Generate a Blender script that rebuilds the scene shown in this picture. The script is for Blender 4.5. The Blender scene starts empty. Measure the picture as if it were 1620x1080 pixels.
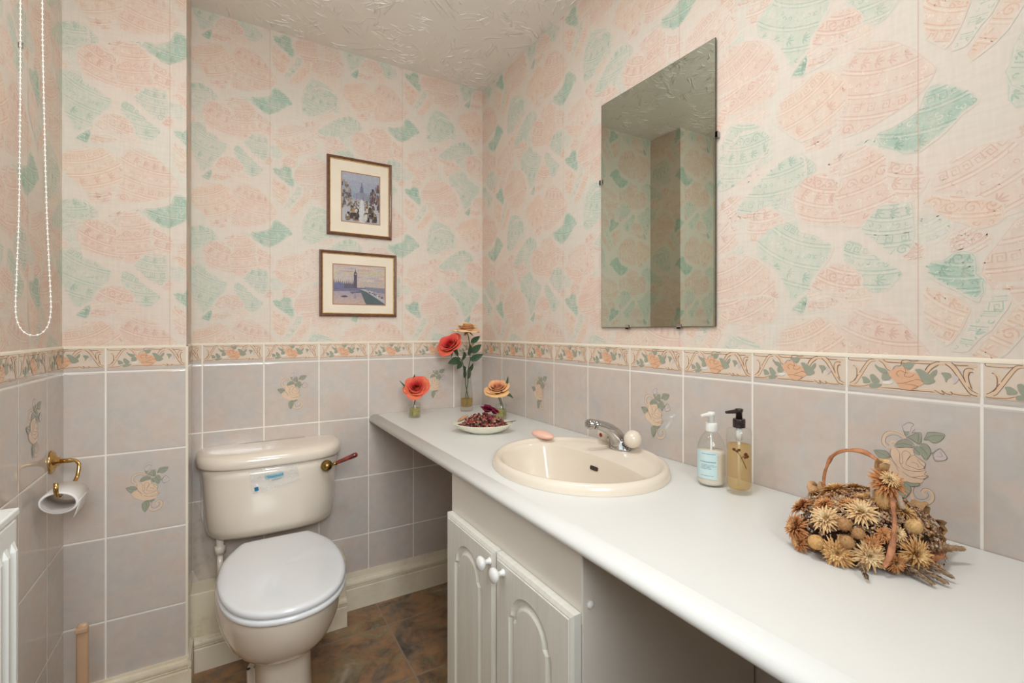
import bpy, bmesh, math, random
from mathutils import Vector, Matrix, noise
R_ = math.radians
scn = bpy.context.scene
col = scn.collection

# ---------------------------------------------------------------- camera
CAMX, CAMY, CAMZ = -1.0749, -2.0753, 1.173
cam_d = bpy.data.cameras.new('camera'); cam = bpy.data.objects.new('camera', cam_d); col.objects.link(cam)
cam_d.sensor_fit = 'HORIZONTAL'; cam_d.sensor_width = 36.0
cam_d.lens = 749.8 / 1620 * 36.0
cam_d.shift_y = -16.9 / 1620
cam_d.clip_start = 0.02
cam.location = (CAMX, CAMY, CAMZ)
cam.rotation_euler = (R_(90), 0, -0.5405)
scn.camera = cam
# ---------------------------------------------------------------- world, exposure, lights
scn.view_settings.view_transform = 'Standard'
scn.view_settings.look = 'None'
scn.view_settings.exposure = 0.18
scn.view_settings.gamma = 1.0
scn.view_settings.use_curve_mapping = False
world = bpy.data.worlds.new('world'); scn.world = world
world.use_nodes = True
world.node_tree.nodes['Background'].inputs[0].default_value = (0.80, 0.88, 1.0, 1)
world.node_tree.nodes['Background'].inputs[1].default_value = 0.8

def area_light(name, loc, direction, sx, sy, power, colour):
    d = bpy.data.lights.new(name, 'AREA'); d.shape = 'RECTANGLE'; d.size = sx; d.size_y = sy
    d.energy = power; d.color = colour
    o = bpy.data.objects.new(name, d); col.objects.link(o); o.location = loc
    o.rotation_euler = Vector(direction).to_track_quat('-Z', 'Y').to_euler()
    return o
area_light('daylight_in_window', (-1.60, -1.52, 1.62), (1, 0.05, -0.15), 0.95, 0.85, 2.0, (0.86, 0.94, 1.0))
area_light('fill_light_in_doorway', (-1.05, -2.69, 1.70), (0.04, 1, -0.30), 0.70, 0.60, 7.0, (0.90, 0.96, 1.0))  # added fill lamp for frontal light, placed in the doorway opening
hall = bpy.data.objects['fill_light_in_doorway']; hall.data.spread = R_(95)  # fill beam narrowed to favour the far end of the room
FILL_PENDANT_GLOW = 20.0   # the added globe lamp built further down
area_light('fill_downlight', (-0.80, -1.62, 2.338), (0, 0, -1), 0.26, 0.26, 7.6, (0.93, 0.97, 1.0)).data.shape = 'DISK'  # added fill lamp under the ceiling, out of view

# ---------------------------------------------------------------- helpers
def srgb(r, g, b, a=1.0):
    f = lambda c: (c/255/12.92) if c/255 <= 0.04045 else ((c/255+0.055)/1.055)**2.4
    return (f(r), f(g), f(b), a)

def wloc(o):
    v=Vector((0,0,0))
    while o is not None: v=v+Vector(o.location); o=o.parent
    return v

class MB:
    """collects polygons with a material slot, a colour and a uv per corner"""
    def __init__(s): s.v=[]; s.f=[]; s.m=[]; s.c=[]; s.uv=[]; s.sm=[]
    def vert(s, p, c=(1,1,1,1), uv=(0,0)):
        s.v.append(tuple(p)); s.c.append(tuple(c)); s.uv.append(tuple(uv)); return len(s.v)-1
    def face(s, idx, m=0, smooth=True): s.f.append(tuple(idx)); s.m.append(m); s.sm.append(smooth)
    def poly(s, pts, m=0, c=(1,1,1,1), smooth=False, uvs=None):
        i = [s.vert(p, c, uvs[k] if uvs else (0,0)) for k, p in enumerate(pts)]; s.face(i, m, smooth)
    def box(s, lo, hi, m=0, c=(1,1,1,1)):
        x0,y0,z0=lo; x1,y1,z1=hi
        P=[(x0,y0,z0),(x1,y0,z0),(x1,y1,z0),(x0,y1,z0),(x0,y0,z1),(x1,y0,z1),(x1,y1,z1),(x0,y1,z1)]
        i=[s.vert(p,c) for p in P]
        for q in ((3,2,1,0),(4,5,6,7),(0,1,5,4),(1,2,6,5),(2,3,7,6),(3,0,4,7)): s.face([i[k] for k in q], m, False)
    def grid(s, rows, m=0, closed_u=False, closed_v=False, cols=None, smooth=True, flip=False):
        """rows: list of lists of points"""
        n=len(rows); k=len(rows[0])
        ids=[[s.vert(p, cols[a][b] if cols else (1,1,1,1)) for b,p in enumerate(r)] for a,r in enumerate(rows)]
        for a in range(n if closed_v else n-1):
            for b in range(k if closed_u else k-1):
                q=[ids[a][b],ids[a][(b+1)%k],ids[(a+1)%n][(b+1)%k],ids[(a+1)%n][b]]
                s.face(q[::-1] if flip else q, m, smooth)
        return ids
    def lathe(s, prof, centre=(0,0,0), seg=32, m=0, axis=(0,0,1), c=(1,1,1,1), capa=True, capb=True, sx=1, sy=1):
        ax=Vector(axis).normalized(); t=ax.orthogonal().normalized()
        if abs(ax.z)>0.99: t=Vector((1,0,0))
        b=ax.cross(t); ce=Vector(centre)
        rows=[]
        for r,h in prof:
            rows.append([ce+ax*h+t*(r*sx*math.cos(2*math.pi*k/seg))+b*(r*sy*math.sin(2*math.pi*k/seg)) for k in range(seg)])
        ids=[[s.vert(p,c) for p in r] for r in rows]
        for a in range(len(rows)-1):
            for k in range(seg): s.face([ids[a][k],ids[a][(k+1)%seg],ids[a+1][(k+1)%seg],ids[a+1][k]],m,True)
        if capa and prof[0][0]>1e-5: s.face(ids[0][::-1],m,False)
        if capb and prof[-1][0]>1e-5: s.face(ids[-1],m,False)
    def tube(s, pts, r, seg=10, m=0, c=(1,1,1,1), cap=True, flat=1.0):
        P=[Vector(p) for p in pts]; n=len(P)
        rr = r if isinstance(r,(list,tuple)) else [r]*n
        T=[(P[min(i+1,n-1)]-P[max(i-1,0)]).normalized() for i in range(n)]
        u=T[0].orthogonal().normalized(); rows=[]
        for i in range(n):
            u=(u-T[i]*u.dot(T[i])).normalized(); w=T[i].cross(u)
            rows.append([P[i]+u*(rr[i]*math.cos(2*math.pi*k/seg))+w*(rr[i]*flat*math.sin(2*math.pi*k/seg)) for k in range(seg)])
        ids=s.grid(rows,m,closed_u=True,cols=[[c]*seg]*n)
        if cap: s.face(ids[0][::-1],m,False); s.face(ids[-1],m,False)
    def ball(s, ce, r, seg=16, m=0, c=(1,1,1,1), scale=(1,1,1), rot=None):
        rings=max(5,seg//2); ce=Vector(ce)
        M=rot.to_matrix() if rot else Matrix.Identity(3)
        top=s.vert(ce+M@Vector((0,0,r*scale[2])),c); bot=s.vert(ce-M@Vector((0,0,r*scale[2])),c)
        ids=[]
        for a in range(1,rings):
            t=math.pi*a/rings
            ids.append([s.vert(ce+M@Vector((r*scale[0]*math.sin(t)*math.cos(2*math.pi*k/seg),r*scale[1]*math.sin(t)*math.sin(2*math.pi*k/seg),r*scale[2]*math.cos(t))),c) for k in range(seg)])
        for k in range(seg):
            s.face([top,ids[0][k],ids[0][(k+1)%seg]],m); s.face([bot,ids[-1][(k+1)%seg],ids[-1][k]],m)
            for a in range(len(ids)-1): s.face([ids[a][k],ids[a+1][k],ids[a+1][(k+1)%seg],ids[a][(k+1)%seg]],m)
    def build(s, name, mats, parent=None, bevel=0, bseg=2, subsurf=0, merge=False, origin=None, autosmooth=None, recalc=False):
        me=bpy.data.meshes.new(name)
        vs=s.v
        if origin is not None: ox,oy,oz=origin; vs=[(a-ox,b-oy,c-oz) for a,b,c in s.v]
        me.from_pydata(vs,[],s.f)
        if not isinstance(mats,(list,tuple)): mats=[mats]
        for mm in mats: me.materials.append(mm)
        me.polygons.foreach_set('material_index', s.m)
        me.polygons.foreach_set('use_smooth', s.sm)
        ca=me.color_attributes.new('Col','FLOAT_COLOR','POINT')
        flat=[x for c in s.c for x in c]; ca.data.foreach_set('color', flat)
        uvl=me.uv_layers.new(name='UVMap')
        li=[0]*len(me.loops); me.loops.foreach_get('vertex_index', li)
        uvl.data.foreach_set('uv',[x for k in li for x in s.uv[k]])
        if merge or recalc:
            bm=bmesh.new(); bm.from_mesh(me)
            if merge: bmesh.ops.remove_doubles(bm, verts=bm.verts, dist=merge if isinstance(merge,float) else 1e-5)
            bmesh.ops.recalc_face_normals(bm, faces=bm.faces); bm.to_mesh(me); bm.free()
        me.update()
        o=bpy.data.objects.new(name, me); col.objects.link(o)
        if origin is not None: o.location=origin
        if parent is not None:
            o.parent=parent
            o.location=Vector(o.location)-wloc(parent)
        if bevel:
            b=o.modifiers.new('bevel','BEVEL'); b.width=bevel; b.segments=bseg; b.limit_method='ANGLE'; b.angle_limit=R_(35); b.harden_normals=False
        if subsurf:
            b=o.modifiers.new('subdivision','SUBSURF'); b.levels=subsurf; b.render_levels=subsurf
        return o

def tag(o, label=None, cat=None, group=None, kind=None):
    if label: o['label']=label
    if cat: o['category']=cat
    if group: o['group']=group
    if kind: o['kind']=kind
    return o
def thing(name, loc, label, cat, group=None):
    o=bpy.data.objects.new(name,None); o.empty_display_size=0.02; col.objects.link(o); o.location=loc
    return tag(o,label,cat,group)

# ---------------------------------------------------------------- materials
def new_mat(name):
    m=bpy.data.materials.new(name); m.use_nodes=True
    nt=m.node_tree; b=nt.nodes['Principled BSDF']; return m,nt,b
def N(nt, t, **kw):
    n=nt.nodes.new(t)
    for k,v in kw.items():
        if hasattr(n,k): setattr(n,k,v)
    return n
def ramp(nt, src, stops):
    r=N(nt,'ShaderNodeValToRGB'); nt.links.new(src,r.inputs[0])
    e=r.color_ramp.elements
    while len(e)<len(stops): e.new(0.5)
    for k,(p,c) in enumerate(stops): e[k].position=p; e[k].color=c
    return r
def noise_tex(nt, scale, detail=4, rough=0.55, coord='Object', dist=0.0, vec=None, mapscale=None):
    n=N(nt,'ShaderNodeTexNoise'); n.inputs['Scale'].default_value=scale; n.inputs['Detail'].default_value=detail
    n.inputs['Roughness'].default_value=rough; n.inputs['Distortion'].default_value=dist
    if vec is None:
        tc=N(nt,'ShaderNodeTexCoord'); vec=tc.outputs[coord]
    if mapscale:
        mp=N(nt,'ShaderNodeMapping'); mp.inputs['Scale'].default_value=mapscale; nt.links.new(vec,mp.inputs['Vector']); vec=mp.outputs[0]
    nt.links.new(vec,n.inputs['Vector']); return n
def bump(nt,b,src,strength,dist=0.002,prev=None):
    bp=N(nt,'ShaderNodeBump'); bp.inputs['Strength'].default_value=strength; bp.inputs['Distance'].default_value=dist
    nt.links.new(src,bp.inputs['Height'])
    if prev: nt.links.new(prev,bp.inputs['Normal'])
    nt.links.new(bp.outputs[0],b.inputs['Normal']); return bp.outputs[0]
def mixc(nt, fac, a, b, mode='MIX'):
    n=N(nt,'ShaderNodeMix'); n.data_type='RGBA'; n.blend_type=mode
    for s,v in ((0,fac),(6,a),(7,b)):
        if isinstance(v,(int,float)): n.inputs[s].default_value=v
        elif isinstance(v,tuple): n.inputs[s].default_value=v
        else: nt.links.new(v,n.inputs[s])
    return n.outputs[2]
def math_(nt, op, a, b=None, c=None, clamp=False):
    n=N(nt,'ShaderNodeMath'); n.operation=op; n.use_clamp=clamp
    for k,v in enumerate((a,b,c)):
        if v is None: continue
        if isinstance(v,(int,float)): n.inputs[k].default_value=v
        else: nt.links.new(v,n.inputs[k])
    return n.outputs[0]

def mottled(name, c1, c2, scale=20, rough=0.5, metal=0, bumps=0.0, bscale=60, spec=0.5, coat=0, detail=4, lo=0.35, hi=0.65, mapscale=None, sss=0):
    m,nt,b=new_mat(name)
    n=noise_tex(nt,scale,detail,mapscale=mapscale)
    r=ramp(nt,n.outputs['Fac'],[(lo,c1),(hi,c2)]); nt.links.new(r.outputs[0],b.inputs['Base Color'])
    b.inputs['Roughness'].default_value=rough; b.inputs['Metallic'].default_value=metal
    b.inputs['Specular IOR Level'].default_value=spec; b.inputs['Coat Weight'].default_value=coat
    b.inputs['Coat Roughness'].default_value=0.05
    if sss: b.inputs['Subsurface Weight'].default_value=sss; b.inputs['Subsurface Scale'].default_value=0.01
    if bumps:
        n2=noise_tex(nt,bscale,3); bump(nt,b,n2.outputs['Fac'],bumps)
    return m
def close(c, k=0.94): return (c[0]*k, c[1]*k, c[2]*k, 1)
def plain(name, c, rough=0.5, metal=0, spec=0.5, coat=0, bumps=0.0, bscale=200, var=0.95, scale=12):
    return mottled(name, close(c,var), c, scale, rough, metal, bumps, bscale, spec, coat)
def vcol(name, rough=0.5, spec=0.5, vary=0.0, vscale=60, bumps=0.0, coat=0, sss=0):
    """colour printed / grown into the piece (colour attribute)"""
    m,nt,b=new_mat(name)
    a=N(nt,'ShaderNodeVertexColor'); a.layer_name='Col'; c=a.outputs[0]
    n=noise_tex(nt,vscale,3)
    if vary:
        r=ramp(nt,n.outputs['Fac'],[(0.3,(1-vary,1-vary,1-vary,1)),(0.7,(1,1,1,1))])
        c=mixc(nt,1.0,c,r.outputs[0],'MULTIPLY')
    nt.links.new(c,b.inputs['Base Color']); b.inputs['Roughness'].default_value=rough
    b.inputs['Specular IOR Level'].default_value=spec; b.inputs['Coat Weight'].default_value=coat
    if sss: b.inputs['Subsurface Weight'].default_value=sss; b.inputs['Subsurface Scale'].default_value=0.006
    if bumps: bump(nt,b,n.outputs['Fac'],bumps)
    return m

PAPER=srgb(228,214,202)
def wallpaper_mat():
    m,nt,b=new_mat('wallpaper')
    a=N(nt,'ShaderNodeVertexColor'); a.layer_name='Col'
    tc=N(nt,'ShaderNodeTexCoord')
    n1=noise_tex(nt,17,6,0.68); n2=noise_tex(nt,220,3,0.7)
    # dry-brushed ink: the print thins out towards the rim of each shard
    k=math_(nt,'ADD',n1.outputs['Fac'],math_(nt,'MULTIPLY',n2.outputs['Fac'],0.5))
    k=math_(nt,'MULTIPLY_ADD',k,3.0,-1.95)
    k=math_(nt,'MULTIPLY_ADD',a.outputs['Alpha'],1.3,math_(nt,'MINIMUM',k,0.5))
    k=math_(nt,'MULTIPLY',k,a.outputs['Alpha'],clamp=True)
    n3=noise_tex(nt,3.2,3,0.5)
    base=ramp(nt,n3.outputs['Fac'],[(0.3,srgb(222,214,201)),(0.7,srgb(229,212,198))])
    c=mixc(nt,k,base.outputs[0],a.outputs['Color'])
    # woven grain
    w=noise_tex(nt,160,2,0.5,mapscale=(1,1,0.12)); w2=noise_tex(nt,160,2,0.5,mapscale=(0.12,0.12,1))
    g=math_(nt,'ADD',w.outputs['Fac'],w2.outputs['Fac'])
    gr=ramp(nt,math_(nt,'MULTIPLY',g,0.5),[(0.35,(0.93,0.93,0.92,1)),(0.65,(1,1,1,1))])
    c=mixc(nt,1.0,c,gr.outputs[0],'MULTIPLY')
    # roll joints, a hairline every 0.53 m along the wall
    sep=N(nt,'ShaderNodeSeparateXYZ'); nt.links.new(tc.outputs['UV'],sep.inputs[0])
    fr=math_(nt,'FRACT',math_(nt,'DIVIDE',math_(nt,'ADD',sep.outputs[0],0.933+53.0),0.53))
    d=math_(nt,'ABSOLUTE',math_(nt,'SUBTRACT',math_(nt,'FRACT',math_(nt,'ADD',fr,0.5)),0.5))
    ln=math_(nt,'LESS_THAN',d,0.0018)
    c=mixc(nt,math_(nt,'MULTIPLY',ln,0.5),c,srgb(196,160,136))
    nt.links.new(c,b.inputs['Base Color']); b.inputs['Roughness'].default_value=0.75
    b.inputs['Specular IOR Level'].default_value=0.2
    bump(nt,b,math_(nt,'ADD',g,math_(nt,'MULTIPLY',ln,-1.0)),0.10,0.0015)
    return m
def tile_mat(name, joint=0.0, plainc=False):
    m,nt,b=new_mat(name)
    tc=N(nt,'ShaderNodeTexCoord'); sep=N(nt,'ShaderNodeSeparateXYZ'); nt.links.new(tc.outputs['UV'],sep.inputs[0])
    U,V=sep.outputs[0],sep.outputs[1]
    u=math_(nt,'DIVIDE',math_(nt,'ADD',U,20.0),0.2); v=math_(nt,'DIVIDE',math_(nt,'ADD',V,5.0-0.810),0.2495)
    def edge(x,half):
        f=math_(nt,'FRACT',math_(nt,'ADD',x,0.5)); return math_(nt,'ABSOLUTE',math_(nt,'SUBTRACT',f,0.5))
    du=math_(nt,'MULTIPLY',edge(u,0),0.2); dv=math_(nt,'MULTIPLY',edge(v,0),0.2495)
    d=math_(nt,'MINIMUM',du,dv)
    gm=N(nt,'ShaderNodeMapRange'); nt.links.new(d,gm.inputs[0]); gm.inputs[1].default_value=0.0017; gm.inputs[2].default_value=0.0026
    gm.inputs[3].default_value=1; gm.inputs[4].default_value=0
    comb=N(nt,'ShaderNodeCombineXYZ'); nt.links.new(math_(nt,'FLOOR',u),comb.inputs[0]); nt.links.new(math_(nt,'FLOOR',v),comb.inputs[1])
    wn=N(nt,'ShaderNodeTexWhiteNoise'); wn.noise_dimensions='3D'; nt.links.new(comb.outputs[0],wn.inputs['Vector'])
    # the glaze pattern jumps from tile to tile
    add=N(nt,'ShaderNodeVectorMath'); add.operation='ADD'; sc=N(nt,'ShaderNodeVectorMath'); sc.operation='SCALE'; sc.inputs['Scale'].default_value=7.0
    nt.links.new(wn.outputs['Color'],sc.inputs[0]); nt.links.new(tc.outputs['UV'],add.inputs[0]); nt.links.new(sc.outputs[0],add.inputs[1])
    n1=noise_tex(nt,11,5,0.6,vec=add.outputs[0],dist=0.8); n2=noise_tex(nt,30,4,0.65,vec=add.outputs[0],dist=0.5)
    r1=ramp(nt,n1.outputs['Fac'],[(0.30,srgb(202,197,191)),(0.5,srgb(209,198,189)),(0.72,srgb(214,195,182))])
    r2=ramp(nt,n2.outputs['Fac'],[(0.35,(0.945,0.935,0.93,1)),(0.65,(1,1,1,1))])
    c=mixc(nt,1.0,r1.outputs[0],r2.outputs[0],'MULTIPLY')
    tint=ramp(nt,wn.outputs['Value'],[(0,(0.965,0.965,0.97,1)),(1,(1.0,0.99,0.985,1))]); c=mixc(nt,1.0,c,tint.outputs[0],'MULTIPLY')
    n4=noise_tex(nt,14,3); gc=ramp(nt,n4.outputs['Fac'],[(0.3,srgb(238,231,220)),(0.7,srgb(246,240,230))])
    c=mixc(nt,gm.outputs[0],c,gc.outputs[0])
    nt.links.new(c,b.inputs['Base Color'])
    rr=N(nt,'ShaderNodeMapRange'); nt.links.new(gm.outputs[0],rr.inputs[0]); rr.inputs[3].default_value=0.10; rr.inputs[4].default_value=0.7
    nt.links.new(rr.outputs[0],b.inputs['Roughness']); b.inputs['Specular IOR Level'].default_value=0.5
    gm2=N(nt,'ShaderNodeMapRange'); nt.links.new(d,gm2.inputs[0]); gm2.inputs[1].default_value=0.001; gm2.inputs[2].default_value=0.006; gm2.interpolation_type='SMOOTHSTEP'
    n5=noise_tex(nt,9,2)
    p=bump(nt,b,gm2.outputs[0],0.5,0.0012); bump(nt,b,n5.outputs['Fac'],0.04,0.004,prev=p)
    return m
def floor_mat():
    m,nt,b=new_mat('slate_vinyl')
    tc=N(nt,'ShaderNodeTexCoord'); sep=N(nt,'ShaderNodeSeparateXYZ'); nt.links.new(tc.outputs['Object'],sep.inputs[0])
    T=0.328
    u=math_(nt,'DIVIDE',math_(nt,'ADD',sep.outputs[0],0.527+T*20),T); v=math_(nt,'DIVIDE',math_(nt,'ADD',sep.outputs[1],0.197+T*20),T)
    e=lambda x: math_(nt,'MULTIPLY',math_(nt,'ABSOLUTE',math_(nt,'SUBTRACT',math_(nt,'FRACT',math_(nt,'ADD',x,0.5)),0.5)),T)
    d=math_(nt,'MINIMUM',e(u),e(v))
    gm=N(nt,'ShaderNodeMapRange'); nt.links.new(d,gm.inputs[0]); gm.inputs[1].default_value=0.0015; gm.inputs[2].default_value=0.004; gm.inputs[3].default_value=1; gm.inputs[4].default_value=0
    comb=N(nt,'ShaderNodeCombineXYZ'); nt.links.new(math_(nt,'FLOOR',u),comb.inputs[0]); nt.links.new(math_(nt,'FLOOR',v),comb.inputs[1])
    wn=N(nt,'ShaderNodeTexWhiteNoise'); nt.links.new(comb.outputs[0],wn.inputs['Vector'])
    add=N(nt,'ShaderNodeVectorMath'); add.operation='ADD'; sc=N(nt,'ShaderNodeVectorMath'); sc.operation='SCALE'; sc.inputs['Scale'].default_value=9
    nt.links.new(wn.outputs['Color'],sc.inputs[0]); nt.links.new(tc.outputs['Object'],add.inputs[0]); nt.links.new(sc.outputs[0],add.inputs[1])
    n1=noise_tex(nt,7,8,0.62,vec=add.outputs[0],dist=0.6); n2=noise_tex(nt,10,6,0.62,vec=add.outputs[0],dist=0.5)
    r1=ramp(nt,n1.outputs['Fac'],[(0.30,srgb(96,84,76)),(0.42,srgb(138,118,100)),(0.52,srgb(168,128,94)),(0.60,srgb(150,130,98)),(0.74,srgb(182,164,144))])
    r2=ramp(nt,n2.outputs['Fac'],[(0.34,(0.50,0.52,0.56,1)),(0.5,(0.95,0.94,0.92,1)),(0.68,(1.25,1.18,1.08,1))])
    c=mixc(nt,1.0,r1.outputs[0],r2.outputs[0],'MULTIPLY')
    c=mixc(nt,math_(nt,'MULTIPLY',gm.outputs[0],0.75),c,srgb(160,142,124))
    nt.links.new(c,b.inputs['Base Color']); b.inputs['Roughness'].default_value=0.42; b.inputs['Specular IOR Level'].default_value=0.4
    bump(nt,b,n2.outputs['Fac'],0.25,0.002)
    return m
def ceiling_mat():
    m,nt,b=new_mat('artex_ceiling')
    b.inputs['Base Color'].default_value=srgb(236,229,219); b.inputs['Roughness'].default_value=0.34; b.inputs['Specular IOR Level'].default_value=0.5
    tc=N(nt,'ShaderNodeTexCoord'); tot=None
    for ang,sc_ in ((0.5,26),(-0.7,22),(1.6,30)):   # stippled plaster: short raised strokes in a few directions
        mp=N(nt,'ShaderNodeMapping'); mp.inputs['Rotation'].default_value=(0,0,ang); nt.links.new(tc.outputs['Object'],mp.inputs['Vector'])
        n2=noise_tex(nt,sc_,2,0.5,dist=0.8,vec=mp.outputs[0],mapscale=(0.22,1,1)); n1=noise_tex(nt,6+ang,2,0.5,vec=mp.outputs[0])
        rd=ramp(nt,n2.outputs['Fac'],[(0.60,(0,0,0,1)),(0.66,(1,1,1,1))])
        k=math_(nt,'MULTIPLY',rd.outputs[0],math_(nt,'MULTIPLY_ADD',n1.outputs['Fac'],5.0,-2.3,clamp=True))
        tot=k if tot is None else math_(nt,'MAXIMUM',tot,k)
    bump(nt,b,tot,0.7,0.005)
    return m
def paint_mat(name, c, dirt, amount=0.6, rough=0.45):
    m,nt,b=new_mat(name)
    n=noise_tex(nt,7,7,0.7); r=ramp(nt,n.outputs['Fac'],[(0.50,(0,0,0,1)),(0.75,(1,1,1,1))])
    cc=mixc(nt,math_(nt,'MULTIPLY',r.outputs[0],amount),c,dirt)
    n2=noise_tex(nt,45,3,0.6); r2=ramp(nt,n2.outputs['Fac'],[(0.70,(0,0,0,1)),(0.74,(1,1,1,1))])
    cc=mixc(nt,math_(nt,'MULTIPLY',r2.outputs[0],0.5*amount),cc,srgb(120,98,70))
    nt.links.new(cc,b.inputs['Base Color']); b.inputs['Roughness'].default_value=rough; b.inputs['Specular IOR Level'].default_value=0.4
    bump(nt,b,n.outputs['Fac'],0.15,0.002); return m
def woodgrain_white(name, c):
    m,nt,b=new_mat(name)
    n=noise_tex(nt,28,5,0.7,dist=0.4,mapscale=(1,2.6,0.16))
    r=ramp(nt,n.outputs['Fac'],[(0.38,close(c,0.93)),(0.6,c)]); nt.links.new(r.outputs[0],b.inputs['Base Color'])
    b.inputs['Roughness'].default_value=0.42; b.inputs['Specular IOR Level'].default_value=0.4
    bump(nt,b,n.outputs['Fac'],0.22,0.0015); return m
def thin_glass(name, tint=(0.97,0.98,0.97,1), strength=1.0):
    """clear thin-walled glass: lets light straight through, reflects by angle"""
    m=bpy.data.materials.new(name); m.use_nodes=True; nt=m.node_tree; nt.nodes.clear()
    o=N(nt,'ShaderNodeOutputMaterial'); t=N(nt,'ShaderNodeBsdfTransparent'); g=N(nt,'ShaderNodeBsdfGlossy')
    n=noise_tex(nt,9,2); rp=ramp(nt,n.outputs['Fac'],[(0.3,close(tint,0.985)),(0.7,tint)]); nt.links.new(rp.outputs[0],t.inputs[0])
    g.inputs['Roughness'].default_value=0.04
    lw=N(nt,'ShaderNodeLayerWeight'); lw.inputs['Blend'].default_value=0.35
    f=math_(nt,'MULTIPLY_ADD',math_(nt,'POWER',lw.outputs['Facing'],2.2),0.62*strength,0.045,clamp=True)
    mx=N(nt,'ShaderNodeMixShader'); nt.links.new(f,mx.inputs[0]); nt.links.new(t.outputs[0],mx.inputs[1]); nt.links.new(g.outputs[0],mx.inputs[2])
    nt.links.new(mx.outputs[0],o.inputs[0]); return m
def liquid(name, tint, body, cover):
    """tinted see-through liquid: a share of the light passes, the rest scatters"""
    m=bpy.data.materials.new(name); m.use_nodes=True; nt=m.node_tree; nt.nodes.clear()
    o=N(nt,'ShaderNodeOutputMaterial'); t=N(nt,'ShaderNodeBsdfTransparent'); d=N(nt,'ShaderNodeBsdfPrincipled')
    t.inputs[0].default_value=tint
    n=noise_tex(nt,30,3); rp=ramp(nt,n.outputs['Fac'],[(0.35,close(body,0.9)),(0.65,body)]); nt.links.new(rp.outputs[0],d.inputs['Base Color']); d.inputs['Roughness'].default_value=0.15
    mx=N(nt,'ShaderNodeMixShader'); mx.inputs[0].default_value=cover
    nt.links.new(t.outputs[0],mx.inputs[1]); nt.links.new(d.outputs[0],mx.inputs[2]); nt.links.new(mx.outputs[0],o.inputs[0]); return m
def mirror_mat():
    m,nt,b=new_mat('mirror_silver')
    n=noise_tex(nt,3,2); r=ramp(nt,n.outputs['Fac'],[(0.3,(0.54,0.585,0.51,1)),(0.7,(0.55,0.595,0.52,1))])
    nt.links.new(r.outputs[0],b.inputs['Base Color']); b.inputs['Metallic'].default_value=1; b.inputs['Roughness'].default_value=0.0
    return m
M={}
M['paper']=wallpaper_mat(); M['tile']=tile_mat('wall_tile')
M['print']=vcol('printed_glaze',0.12,0.5,0.06,90)
M['floor']=floor_mat(); M['ceiling']=ceiling_mat()
M['skirt']=paint_mat('yellowed_gloss_paint',srgb(238,226,202),srgb(196,174,134),0.45)
M['box']=paint_mat('stained_cream_paint',srgb(232,220,192),srgb(180,156,110),0.8,0.5)
M['grime']=paint_mat('grubby_tile',srgb(196,182,168),srgb(128,110,92),0.9,0.4)
M['white_wall']=plain('white_paint',srgb(228,224,214),0.6)
M['door']=plain('door_paint',srgb(232,228,218),0.4)
M['worktop']=plain('white_laminate',srgb(226,225,220),0.32,bumps=0.05,bscale=500,var=0.985)
M['carcass']=plain('white_melamine',srgb(226,218,206),0.35,var=0.98)
M['cabdoor']=woodgrain_white('white_foil_woodgrain',srgb(228,225,214))
M['knob']=plain('white_ceramic',srgb(236,234,230),0.08,coat=0.4)
M['champ']=plain('champagne_ceramic',srgb(237,224,207),0.15,coat=0.5,var=0.985,scale=3)
M['basin']=plain('champagne_basin',srgb(229,216,198),0.20,coat=0.25,var=0.985,scale=3)
M['seat']=plain('grey_white_seat',srgb(234,235,236),0.16,coat=0.3,var=0.985,scale=3)
M['chrome']=mottled('worn_chrome',(0.42,0.42,0.42,1),(0.62,0.61,0.6,1),30,0.14,1.0)
M['brass']=mottled('brass',srgb(186,148,90),srgb(212,178,118),20,0.18,1.0)
M['oldbrass']=mottled('tarnished_brass',srgb(120,96,52),srgb(168,140,84),60,0.32,1.0)
M['rosewood']=mottled('red_varnished_wood',srgb(96,26,22),srgb(140,48,38),40,0.2,0,coat=0.6,mapscale=(1,1,1))
M['frame']=mottled('dark_wood_frame',srgb(92,54,32),srgb(118,72,44),60,0.3,0,coat=0.3)
M['gilt']=mottled('gilt_slip',srgb(196,160,96),srgb(226,196,138),80,0.3,0.5)
M['mount']=plain('ivory_mount_board',srgb(244,230,208),0.8)
M['mountline']=plain('mount_line',srgb(176,128,98),0.7)
M['art']=vcol('art_print',0.45,0.3,0.25,220)
M['mirror']=mirror_mat(); M['mirror_edge']=plain('mirror_edge',srgb(84,82,66),0.2)
M['glass']=thin_glass('clear_glass'); M['picglass']=thin_glass('picture_glass',(0.99,0.99,0.99,1),0.25)
M['radiator']=plain('radiator_enamel',srgb(242,244,240),0.25,coat=0.3,var=0.99)
M['plastic']=plain('white_plastic',srgb(238,236,230),0.25)
M['black']=plain('dark_brown_plastic',srgb(44,32,28),0.25)
M['beige']=plain('beige_plastic',srgb(196,160,128),0.3,coat=0.2)
M['paperroll']=plain('tissue',srgb(238,234,230),0.9,bumps=0.2,bscale=300)
M['card']=plain('grey_card_tube',srgb(190,180,172),0.85)
M['soap']=plain('pink_soap',srgb(238,190,170),0.35,var=0.97)
M['leaf']=vcol('leaf',0.5,0.4,0.25,120,0.2)
M['petal']=vcol('rose_petal',0.6,0.25,0.10,160,0.1,sss=0.0)
M['dried']=vcol('dried_petal',0.8,0.15,0.25,260,0.2)
M['wicker']=mottled('basket_cane',srgb(150,92,58),srgb(196,134,92),70,0.55,bumps=0.5,bscale=150,mapscale=(1,1,1))
M['dish']=plain('cream_pottery',srgb(232,228,206),0.15,coat=0.4)
M['dark']=plain('hole_shade',srgb(52,34,24),0.6)  # dark colour painted in for the shade inside holes
M['bead']=plain('white_bead',srgb(240,236,228),0.35)
M['blind']=plain('blind_fabric',srgb(226,222,208),0.8)
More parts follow.
